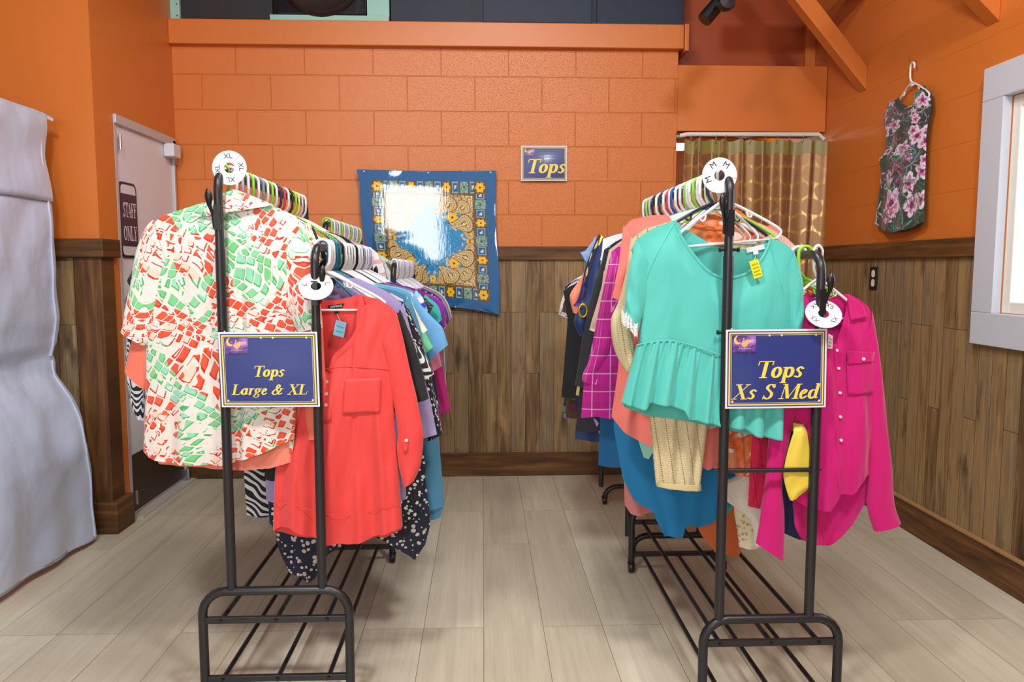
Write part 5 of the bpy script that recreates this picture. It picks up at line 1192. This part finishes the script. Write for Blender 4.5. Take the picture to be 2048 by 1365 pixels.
Rr = [
 (5, 'long peacock blue tunic with rounded tails, lowest on the tall right rail', 'tunic', fab('plain', '#0E76B0'), [(470, 1262), (700, 1240), (850, 1226), (950, 1244), (1075, 1300)], 1060, None, [(1238, 940), (1250, 985), (1285, 1012), (1322, 1028), (1325, 1070), (1367, 1074), (1369, 1044), (1395, 1054), (1425, 1042), (1444, 1005)]),
 (4.3, 'pale aqua top with a pointed hem tip over the peacock blue tunic', 'top', fab('plain', '#9ADCD0'), [(500, 1300), (700, 1290), (880, 1276), (925, 1290)], 925, None, [(1272, 884), (1292, 925), (1306, 890), (1360, 870), (1500, 860)]),
 (5.5, 'turquoise satin tunic edging out below the peacock blue tunic', 'tunic', fab('satin', '#16A0AC'), [(500, 1262), (850, 1240), (960, 1244), (1030, 1290)], 1020, None, [(1240, 950), (1250, 996), (1290, 1014), (1330, 1034), (1420, 1030)]),
 (5.9, 'dusty rose knit whose rolled hem hangs lowest left of the peacock blue tunic', 'top', fab('heather', '#C87A7A', '#B86868'), [(500, 1262), (850, 1244), (1030, 1250)], 1028, None, [(1246, 1002), (1256, 1026), (1280, 1032), (1300, 1022), (1400, 1010)]),
 (6, 'magenta shirt with white window check and hanging tail', 'shirt', fab('plaid', '#BC1590', '#E8A8DC'), [(505, 1222), (600, 1202), (700, 1182), (760, 1168), (832, 1162)], 834, [(1228, 500, 1256, 560), (1206, 600, 1236, 620), (1186, 700, 1222, 700), (1165, 750, 1205, 752), (1166, 764, 1200, 770)], None),
 (7, 'blue and orange edged tee behind the gold knit sleeve', 't_shirt', fab('plain', '#0F5C92'), [(505, 1222), (600, 1208), (740, 1205), (930, 1196)], 932, None, None),
 (8, 'beige blouse with thin sleeve edge beside the magenta check shirt', 'blouse', fab('plain', '#CDAE98'), [(500, 1218), (560, 1205), (640, 1196), (800, 1190)], 830, [(1220, 505, 1245, 550), (1204, 570, 1228, 600), (1184, 640, 1208, 650), (1178, 660, 1200, 668)], None),
 (9, 'teal, cream and black print blouse beneath the white shirt', 'blouse', fab('floral', '#15202E', '#1FA0A0', '#E6DCA0', '#D0409A'), [(495, 1215), (560, 1205), (800, 1196)], 800, [(1218, 500, 1240, 550), (1205, 560, 1225, 580)], None),
 (9.5, 'lilac blossom and green leaf print top with dark fringe hem', 'top', fab('floral', '#1A1C34', '#9C8CD8', '#A8D0B0', '#8A7AC8'), [(500, 1212), (700, 1190), (830, 1184), (880, 1190)], 880, None, [(1184, 830), (1198, 876), (1232, 880), (1300, 880)]),
 (10, 'charcoal black jacket with round buttons', 'jacket', fab('plain', '#23252C'), [(500, 1208), (560, 1196), (700, 1172), (800, 1156), (862, 1152)], 862, [(1212, 505, 1240, 550), (1190, 560, 1220, 590), (1168, 660, 1200, 690), (1150, 770, 1186, 780)], None),
 (11, 'plain white shirt whose shoulder shows on the tall right rail', 'shirt', fab('plain', '#E2E4EC'), [(478, 1206), (560, 1198), (800, 1190)], 810, [(1208, 480, 1232, 520), (1200, 520, 1222, 545)], None),
 (12, 'navy silk blouse with gold and teal ring ornament', 'blouse', fab('satin', '#0E2F63'), [(472, 1204), (560, 1190), (700, 1180), (860, 1150)], 880, [(1206, 476, 1236, 520), (1188, 520, 1222, 560), (1168, 600, 1205, 620), (1148, 640, 1190, 650), (1160, 672, 1172, 678)], None),
 (13, 'lemon yellow top whose shoulder shows on the tall right rail', 'top', fab('plain', '#E6DC2E'), [(468, 1200), (540, 1194), (800, 1190)], 800, [(1202, 470, 1226, 505), (1196, 490, 1216, 515)], None),
 (14, 'dark navy blouse with eye shaped ornaments on its skirt', 'blouse', fab('floral', '#131A3C', '#131A3C', '#C8B070'), [(466, 1196), (560, 1180), (700, 1165), (800, 1150), (860, 1160)], 880, [(1198, 468, 1225, 510), (1180, 510, 1208, 540), (1166, 570, 1192, 590)], None),
 (15, 'sheer purple blouse with long narrow sleeve', 'blouse', fab('satin', '#2E1A5E'), [(470, 1192), (560, 1178), (800, 1175)], 780, [(1194, 476, 1220, 515), (1172, 530, 1198, 560), (1158, 590, 1182, 600), (1146, 612, 1168, 618)], None),
 (16, 'peach orange ruffled top on the tall right rail', 'top', fab('plain', '#F58A66'), [(475, 1190), (560, 1180), (800, 1180)], 780, [(1192, 485, 1215, 530), (1165, 550, 1190, 575), (1140, 590, 1165, 600), (1146, 626, 1158, 630)], None),
 (17, 'pale chambray blue shirt, last on the tall right rail', 'shirt', fab('heather', '#7F9FCC', '#6A8ABA'), [(470, 1188), (540, 1176), (800, 1180)], 800, [(1190, 474, 1215, 520), (1172, 500, 1195, 530), (1160, 505, 1176, 535)], None),
]
HRc = ['white', 'green', 'white', 'green', 'lilac', 'white', 'white', 'blue', 'white', 'red', 'white', 'navy', 'white', 'black', 'lilac', 'green', 'white']
for k, (i, lb, nm, mt, ed, hy, sl, hc) in enumerate(Rr):
    rt, on, _ = one('g', 'l', ru(i), lb, mt, ed, hy, zsR, RU, sl, name=nm, hemcurve=hc, hemwave=0 if hc else .004)
    hanger(HRc[k], RU, ru(i), HRL, random.uniform(-5, 5), '%s hanger on the tall right rail' % HRc[k], 'hangers on the tall right rail')
    if i == 12:
        b = MB(); q = P(1166, 622, Y=ru(i) - .024)
        b.tube([q + Vector((.014 * math.cos(R(a)), 0, .022 * math.sin(R(a)))) for a in range(0, 360, 20)], .004, 8, closed=True); b.build('ring_ornament', plain('gold ring', '#D8A43A', .3, metal=.7), rt, smooth=True)
for k in range(17):     # the extra hangers crowded between garments
    y_ = ru(k + .5); 
    if y_ < RYB - .05:
        cc = ['white', 'white', 'white', 'green', 'white', 'lilac', 'white', 'white', 'white', 'navy', 'white', 'white', 'white', 'white', 'green', 'white', 'black'][k]
        hanger(cc, RU, y_, HRL, random.uniform(-4, 4), sx=.6, label= '%s hanger on the tall right rail' % cc, group='hangers on the tall right rail')
for k in range(9):
    hanger('white' if k % 5 else 'teal', RLo, ll(k * 1.7 + .75), HLR, random.uniform(-4, 4), sx=.55, label= '%s hanger among the closely packed hangers of the short left rail' % ('white' if k % 5 else 'teal'), group='hangers on the short left rail')
# small extra pieces under the tall right rail
def tail(name, label, mat, Y, ribs, cat='top', zt=None, rodx=None):
    """a slim garment known from its hanging tail only: bodice on the rail plus that tail"""
    pass

# ---- short right rail
zsr = HRR - .115; RLw = rpr
M_mag = fab('plain', '#CC0474', rough=.75); Y = rl(0)
rt, on, _ = gpx('shirt', 'magenta pink button shirt with flap pocket and long sleeves', M_mag, Y,
    rows=[(640, 1588, 1746), (720, 1590, 1742), (800, 1588, 1744), (900, 1586, 1746), (1000, 1584, 1744), (1060, 1590, 1720), (1100, 1610, 1690)],
    tf=[(1588, 640), (1594, 610), (1603, 590), (1612, 618), (1630, 648), (1652, 672), (1668, 690), (1682, 650), (1690, 615), (1694, 588), (1715, 598), (1736, 614), (1746, 640)],
    tb=[(1588, 640), (1594, 610), (1603, 590), (1650, 600), (1694, 588), (1715, 598), (1736, 614), (1746, 640)],
    hem=[(1584, 998), (1618, 1015), (1654, 1019), (1668, 1000), (1676, 986), (1694, 986), (1727, 952), (1746, 944)],
    hb=[(1584, 1030), (1600, 1078), (1636, 1097), (1663, 1099), (1690, 1080), (1715, 1052), (1740, 1000)],
    sleeves=[[(1744, 620, 1724, 690), (1757, 700, 1732, 760), (1768, 800, 1738, 830), (1778, 900, 1738, 910), (1787, 1000, 1734, 1008), (1799, 1046, 1746, 1062)],
             [(1588, 620, 1612, 690), (1560, 750, 1604, 750), (1540, 850, 1585, 850), (1531, 950, 1564, 950), (1520, 1030, 1567, 1030), (1511, 1086, 1567, 1122)]],
    amp=.007, nf=3, dep=.024, nu=60, nv=50, sdep=.02, folds=[(.85, .05, .010, .3), (.2, .06, .008, .4)])
for p in ((1670, 700), (1670, 735), (1671, 783), (1671, 830), (1672, 876)): button(rt, on, M_pearl, p, Y, .004)
patch(rt, on, M_mag, [(1686, 722), (1744, 716), (1746, 784), (1688, 788)], 'chest_pocket', Y, .004, 10)
patch(rt, on, M_mag, [(1685, 700), (1745, 703), (1741, 722), (1687, 727)], 'pocket_flap', Y, .007, 10); button(rt, on, M_pearl, (1717, 716), Y, .0045, .009)
patch(rt, on, M_mag, [(1690, 588), (1722, 612), (1728, 634), (1694, 640)], 'collar', Y, .009, 10)
patch(rt, on, M_mag, [(1603, 590), (1612, 600), (1640, 655), (1606, 640)], 'collar', Y, .009, 10)
band(rt, on, M_mag, [(1668, 690), (1667, 760), (1667, 850), (1668, 940), (1672, 985)], 'placket', Y, .004, .001, .3)
pricetag('white price tag hanging from the magenta shirt collar', [(1657, 668), (1666, 672), (1665, 698), (1655, 698)], Y - .034, '#EDEBEE', 3)
hanger('white', RLw + .010, Y + .002, HRR, 0, sx=.62, ry=2, label= 'white hanger holding the magenta shirt')
X = [
 (1, 'yellow satin blouse with paisley outline, its tail beside the magenta shirt', 'blouse', fab('satin', '#E8CE48'), [[1592, 850, 1612, 850], [1576, 900, 1620, 900], [1567, 945, 1630, 950], [1569, 965, 1630, 972], [1574, 985, 1612, 982], [1580, 1001, 1590, 998]]),
 (1.8, 'navy top with yellow hem band behind the magenta shirt', 'top', fab('plain', '#1A2A58'), [[1562, 900, 1590, 900], [1562, 960, 1592, 960], [1562, 1020, 1596, 1026], [1566, 1066, 1610, 1082]]),
 (2.6, 'hot coral pink knit top with a narrow hanging sleeve', 'top', fab('knit', '#F02860', '#E02058'), [[1506, 860, 1540, 860], [1500, 940, 1534, 940], [1496, 1012, 1522, 1016]]),
 (3.4, 'white satin blouse hanging left of the magenta sleeve', 'blouse', fab('satin', '#E4E0DA'), [[1490, 930, 1512, 930], [1446, 966, 1508, 966], [1440, 992, 1514, 990], [1500, 1040, 1524, 1040], [1508, 1090, 1524, 1094]]),
 (4.2, 'cream blouse with tiny sprigs and buttoned cuff low on the right rack', 'blouse', fab('smallfloral', '#E2D8BC', '#C0A878'), [[1470, 960, 1510, 960], [1468, 1020, 1512, 1020], [1474, 1060, 1516, 1060], [1478, 1094, 1514, 1098]]),
 (5, 'bright orange tunic panel crossing behind the right rack post', 'tunic', fab('plain', '#E87818'), [[1440, 900, 1512, 900], [1436, 950, 1508, 950], [1436, 966, 1506, 972]]),
 (6, 'burnt orange tunic, lowest hem under the right rack', 'tunic', fab('plain', '#C4622C'), [[1420, 1000, 1500, 1000], [1395, 1052, 1496, 1060], [1430, 1105, 1478, 1112]]),
 (7, 'lime yellow top whose hem tip shows beside the blue tunic', 'top', fab('plain', '#D6DC20'), [[1430, 1000, 1470, 1000], [1425, 1040, 1460, 1044], [1436, 1052, 1452, 1056]]),
 (8, 'lilac spotted blouse low between the right rails', 'blouse', fab('pebble', '#A79BC0', '#2A2440'), [[1486, 940, 1512, 940], [1484, 985, 1506, 1000], [1488, 1016, 1500, 1022]]),
]
GX = ['green', 'white', 'green', 'red', 'green', 'white', 'black', 'white', 'white']
for k, (i, lb, nm, mt, ribs) in enumerate(X):
    Yk = rl(i); Yt = rl(0) - .034 if k == 0 else Yk; rt, on, _ = generic(Yk, RLw + (.005 if k else .02), HRR, lb, mt, .12 if k else .11, .36, 0, name=nm)
    c = px(Yt); rb_ = [(*c(a, b_), *c(d, e)) for a, b_, d, e in ribs]
    # the tail runs up into the bodice
    top = (RLw - .09, HRR - .40, RLw + .02, HRR - .40)
    ribs2 = ([top] if k else []) + rb_; root = rt
    ctr = bez([((r_[0] + r_[2]) / 2, (r_[1] + r_[3]) / 2, 0) for r_ in ribs2], 5); hv = bez([((r_[0] - r_[2]) / 2, (r_[1] - r_[3]) / 2, 0) for r_ in ribs2], 5)
    n = 26; vs = []; uv = []; Kn = len(ctr)
    for q, (c_, h_) in enumerate(zip(ctr, hv)):
        for j in range(n):
            a = 2 * math.pi * j / n; rt_ = h_ * math.cos(a)
            p = Vector((c_.x + rt_.x, (Yt if q > 2 or k else Yt + .01 * (2 - q)) - math.sin(a) * (.014 if k else .008) * (1 + .25 * math.sin(4 * a + q * .4)), c_.y + rt_.y)); vs.append(p); uv.append((p.x, p.z))
    b = MB(); b.add(vs, [(q * n + j, (q + 1) * n + j, (q + 1) * n + (j + 1) % n, q * n + (j + 1) % n) for q in range(Kn - 1) for j in range(n)], uv); b.build('hanging_tail', mt, root, smooth=True)
    hanger(GX[k], RLw, Yk, HRR, random.uniform(-8, 8), '%s hanger on the short right rail' % GX[k], 'hangers on the short right rail')
gx2 = [('sage green tee', '#7FA080'), ('rose pink blouse', '#D8708C'), ('white vest', '#E0E0E0'), ('black vest', '#1C1C20'), ('sky blue tee', '#78A8D0'), ('brown knit top', '#6A4A38')]
for k, (lb, cc) in enumerate(gx2):
    generic(rl(9.5 + k), RLw, HRR, '%s on the short right rail, toward its far end' % lb, fab('plain', cc), .17, .5, .1)
    hanger('white', RLw, rl(9.5 + k), HRR, random.uniform(-8, 8), 'white hanger on the short right rail', 'hangers on the short right rail')

# ---- racks behind
z2u, z2l = P(649, 441, Y=L2Y).z, P(786, 525, Y=L2Y).z
bl = [('white and pink striped shirt', fab('hstripe', '#E4E2E8', '#E0A8B0', '#E6E4EA'), .21), ('grey silk blouse', fab('satin', '#9A9CA4'), .2), ('grey blue tee', fab('plain', '#7F8A98'), .18), ('oatmeal knit', fab('knit', '#C9BEA8', '#B8AC94'), .18), ('plum tee', fab('plain', '#5A2A50'), .17), ('white blouse', fab('plain', '#DADCE2'), .18), ('olive shirt', fab('plain', '#6A6A40'), .18), ('black tee', fab('plain', '#1C1C22'), .17)]
for k, (lb, mt, hw) in enumerate(bl):
    y_ = L2Y + .06 + .105 * k
    generic(y_, l2a, z2u, '%s on the taller rail of the left rack behind' % lb, mt, hw, .5, .12, name='top', sh=.075 if k < 3 else .115)
for k in range(14): 
    cc = ['green', 'white', 'lilac', 'white'][k % 4]
    hanger(cc, l2a, L2Y + .05 + .06 * k, z2u, random.uniform(-5, 5), '%s hanger on the taller rail of the left rack behind' % cc, 'hangers on the left rack behind')
bl2 = [('navy print dress', fab('floral', '#1A2040', '#3060A8', '#D8D0C0')), ('teal sleeveless top', fab('plain', '#1F8F90')), ('magenta crepe blouse', fab('plain', '#B81870')), ('black patterned tunic', fab('smallfloral', '#1A1A20', '#C0B090')), ('royal blue tee', fab('plain', '#1E3CA8')), ('pink blouse', fab('plain', '#D87898')), ('grey tee', fab('heather', '#8A9098', '#6A7078')), ('white top', fab('plain', '#D8DADC'))]
for k, (lb, mt) in enumerate(bl2):
    y_ = L2Y + .06 + .105 * k
    generic(y_, l2b, z2l, '%s on the lower rail of the left rack behind' % lb, mt, .175, .48 + .06 * (k % 3), .1, name='top')
for k in range(14):
    cc = ['white', 'lilac', 'white', 'white'][k % 4]
    hanger(cc, l2b, L2Y + .05 + .06 * k, z2l, random.uniform(-5, 5), sx=.7, label= '%s hanger on the lower rail of the left rack behind' % cc, group='hangers on the left rack behind')
br = [('black sleeveless top with white piping', fab('plain', '#15161A'), .27, .62, 0), ('olive camouflage print top', fab('floral', '#3A3A22', '#8A6A2A', '#20604A', '#C8B890'), .25, .66, 0), ('grey and black dotted top', fab('pebble', '#202228', '#B8B8BC'), .21, .60, .1), ('burgundy tee', fab('plain', '#5A1830'), .21, .72, .1), ('ivory patterned blouse', fab('smallfloral', '#D8D4C8', '#3A4A70'), .215, .68, .12), ('brown suede fringe top', fab('plain', '#5A3828'), .2, .8, 0), ('navy floral dress with purple blossoms', fab('floral', '#151B3A', '#8A7AC8', '#3A8A70'), .2, .82, 0)]
for k, (lb, mt, hw, hm_, sv) in enumerate(br):
    y_ = R2Y + .05 + .1 * k
    generic(y_, r2a, 1.27, '%s on the rack behind the small tops' % lb, mt, hw, hm_ - .12, sv, name='top', sh=.10)
    cc = ['green', 'grey', 'grey', 'grey', 'black', 'grey', 'white'][k]
    hanger(cc, r2a, y_, 1.27, random.uniform(-8, 8), ('bright green velvet hanger above the black sleeveless top' if k == 0 else '%s velvet hanger on the rack behind the small tops' % cc), None if k == 0 else 'velvet hangers on the right rack behind', kind='flat')
for k, (lb, cc) in enumerate([('white linen shirt', '#DCD8D0'), ('coral tee', '#E07060'), ('denim shirt', '#4A6A98'), ('black tee', '#1A1A1E'), ('mustard top', '#C8962A')]):
    generic(R2Y + .08 + .13 * k, r2b, 1.25, '%s on the far rail of the rack behind the small tops' % lb, fab('plain', cc), .1, .5, 0)

# ---- sleeveless tropical top on the right wall
def trop(u, v):
    bg = srgb('#2E3A2C'); x, y = u * .36, v * .72
    best = None
    rr = random.Random(11)
    for k in range(190):
        cx, cy, a, kind, s = rr.uniform(-.02, .38), rr.uniform(0, .72), rr.uniform(0, math.pi * 2), rr.random(), rr.uniform(.03, .075)
        dx, dy = x - cx, y - cy; d = math.hypot(dx, dy)
        if d > s: continue
        an = math.atan2(dy, dx) - a; r_ = d / s
        if kind < .12:
            e = .5 + .35 * abs(math.cos(2.5 * an))
            if r_ < e: best = srgb('#7A1E58') if r_ < .22 else (srgb('#EBD8EC') if r_ > e - .3 else srgb('#C878A8'))
        else:
            nn = 2.5 if kind < .6 else 3.5; pet = abs(math.sin(nn * an)); lim = .50 * (1 - r_) + .04
            if pet < lim and r_ < .97 and abs((an % (2 * math.pi)) - math.pi) < 2.2:
                base = ('#E2D4EA', '#B79AC8', '#8A2A66', '#57B394', '#236A58', '#2F8A70', '#C23A6A')[int(kind * 70) % 7]
                cc_ = srgb(base); best = cc_ if pet > .06 else tuple(q * .55 for q in cc_)
    return best or bg
hz = P(1822, 125, X=XR - .03); xw = XR - .03
hg = hanger('white', 0, 0, 0, 0, 'white hanger hooked on a nail, holding the tropical print top'); hg.location = (XR - .022, hz.y, hz.z - .012); hg.rotation_euler = (0, R(0), R(90)); hg.scale = (1, 1, 1.0); hg.rotation_euler = (R(0), 0, R(86))
b = MB(); b.tube([(XR - .001, hz.y, hz.z + .006), (XR - .04, hz.y, hz.z + .010)], .0022, 8); b.lathe((XR - .04, hz.y, hz.z + .010), [(0, -.002), (.005, -.001), (.005, .001), (0, .002)], 10, 'x'); tag(b.build('wall_nail', M_chrome, loc=(XR, hz.y, hz.z)), 'nail in the orange wall above the tropical print top', 'nail')
XT = XR - .03
def yz(p, q): v = P(p, q, X=XT); return (v.y, v.z)
Lf = [yz(*p) for p in ((1777, 205), (1768, 235), (1771, 270), (1772, 300), (1758, 320), (1763, 350), (1757, 400), (1750, 447))]
Rt = [yz(*p) for p in ((1860, 185), (1862, 215), (1856, 245), (1852, 285), (1851, 330), (1849, 380), (1848, 445))]
def crv(L, t):
    t *= len(L) - 1; i = min(int(t), len(L) - 2); f_ = t - i; return (L[i][0] * (1 - f_) + L[i + 1][0] * f_, L[i][1] * (1 - f_) + L[i + 1][1] * f_)
topc = [yz(*p) for p in ((1777, 205), (1790, 198), (1800, 216), (1815, 224), (1832, 214), (1836, 185), (1850, 178), (1860, 185))]
hemc = [yz(*p) for p in ((1750, 447), (1762, 460), (1785, 466), (1812, 462), (1835, 456), (1848, 445))]
def dress(u, v, back=False):
    l_, r_ = crv(Lf, v), crv(Rt, v); y = l_[0] * (1 - u) + r_[0] * u; z = l_[1] * (1 - u) + r_[1] * u
    tc = crv(topc, u); hc_ = crv(hemc, u); w0 = max(0, 1 - v / .3); w1 = sst(.6, 1, v)
    lt = Lf[0][1] * (1 - u) + Rt[0][1] * u; lb = Lf[-1][1] * (1 - u) + Rt[-1][1] * u
    z += (tc[1] - lt) * w0 ** 1.5 + (hc_[1] - lb) * w1
    if back and u > .15 and u < .85 and v < .15: z += .02 * (1 - v / .15)
    y += (tc[0] - (Lf[0][0] * (1 - u) + Rt[0][0] * u)) * w0 ** 2
    d = .018 * (max(0, 1 - (2 * u - 1) ** 2)) ** .5 * (1 if not back else -.3) + .005 * math.sin(u * 19 + v * 2) * v * (0 if back else 1)
    return Vector((XT + .004 - d, y, z))
rt = empty('sleeveless_top', (XT, (Lf[-1][0] + Rt[-1][0]) / 2, hemc[2][1]), 'sleeveless tropical flower print top hanging on the orange right wall', 'top')
NU, NV = 110, 200; b = MB(); b.grid(lambda u, v: dress(u, v), NU, NV); b.c = [trop(i / NU, j / NV) for j in range(NV + 1) for i in range(NU + 1)]
M_trop = paint_mat('tropical print', .6, sheen=.2); b.build('front_panel', M_trop, rt, smooth=True, solid=.001)
b = MB(); b.grid(lambda u, v: dress(u, v, True), 40, 30); b.build('back_panel', fab('plain', '#3A3E3C'), rt, smooth=True)
for sgn, cr_l in ((0, Lf), (1, Rt)):
    b = MB(); b.tube([dress(sgn, k / 20 * .5) for k in range(21)], .003, 6); b.build('armhole_binding', fab('plain', '#1C1A20'), rt, smooth=True)
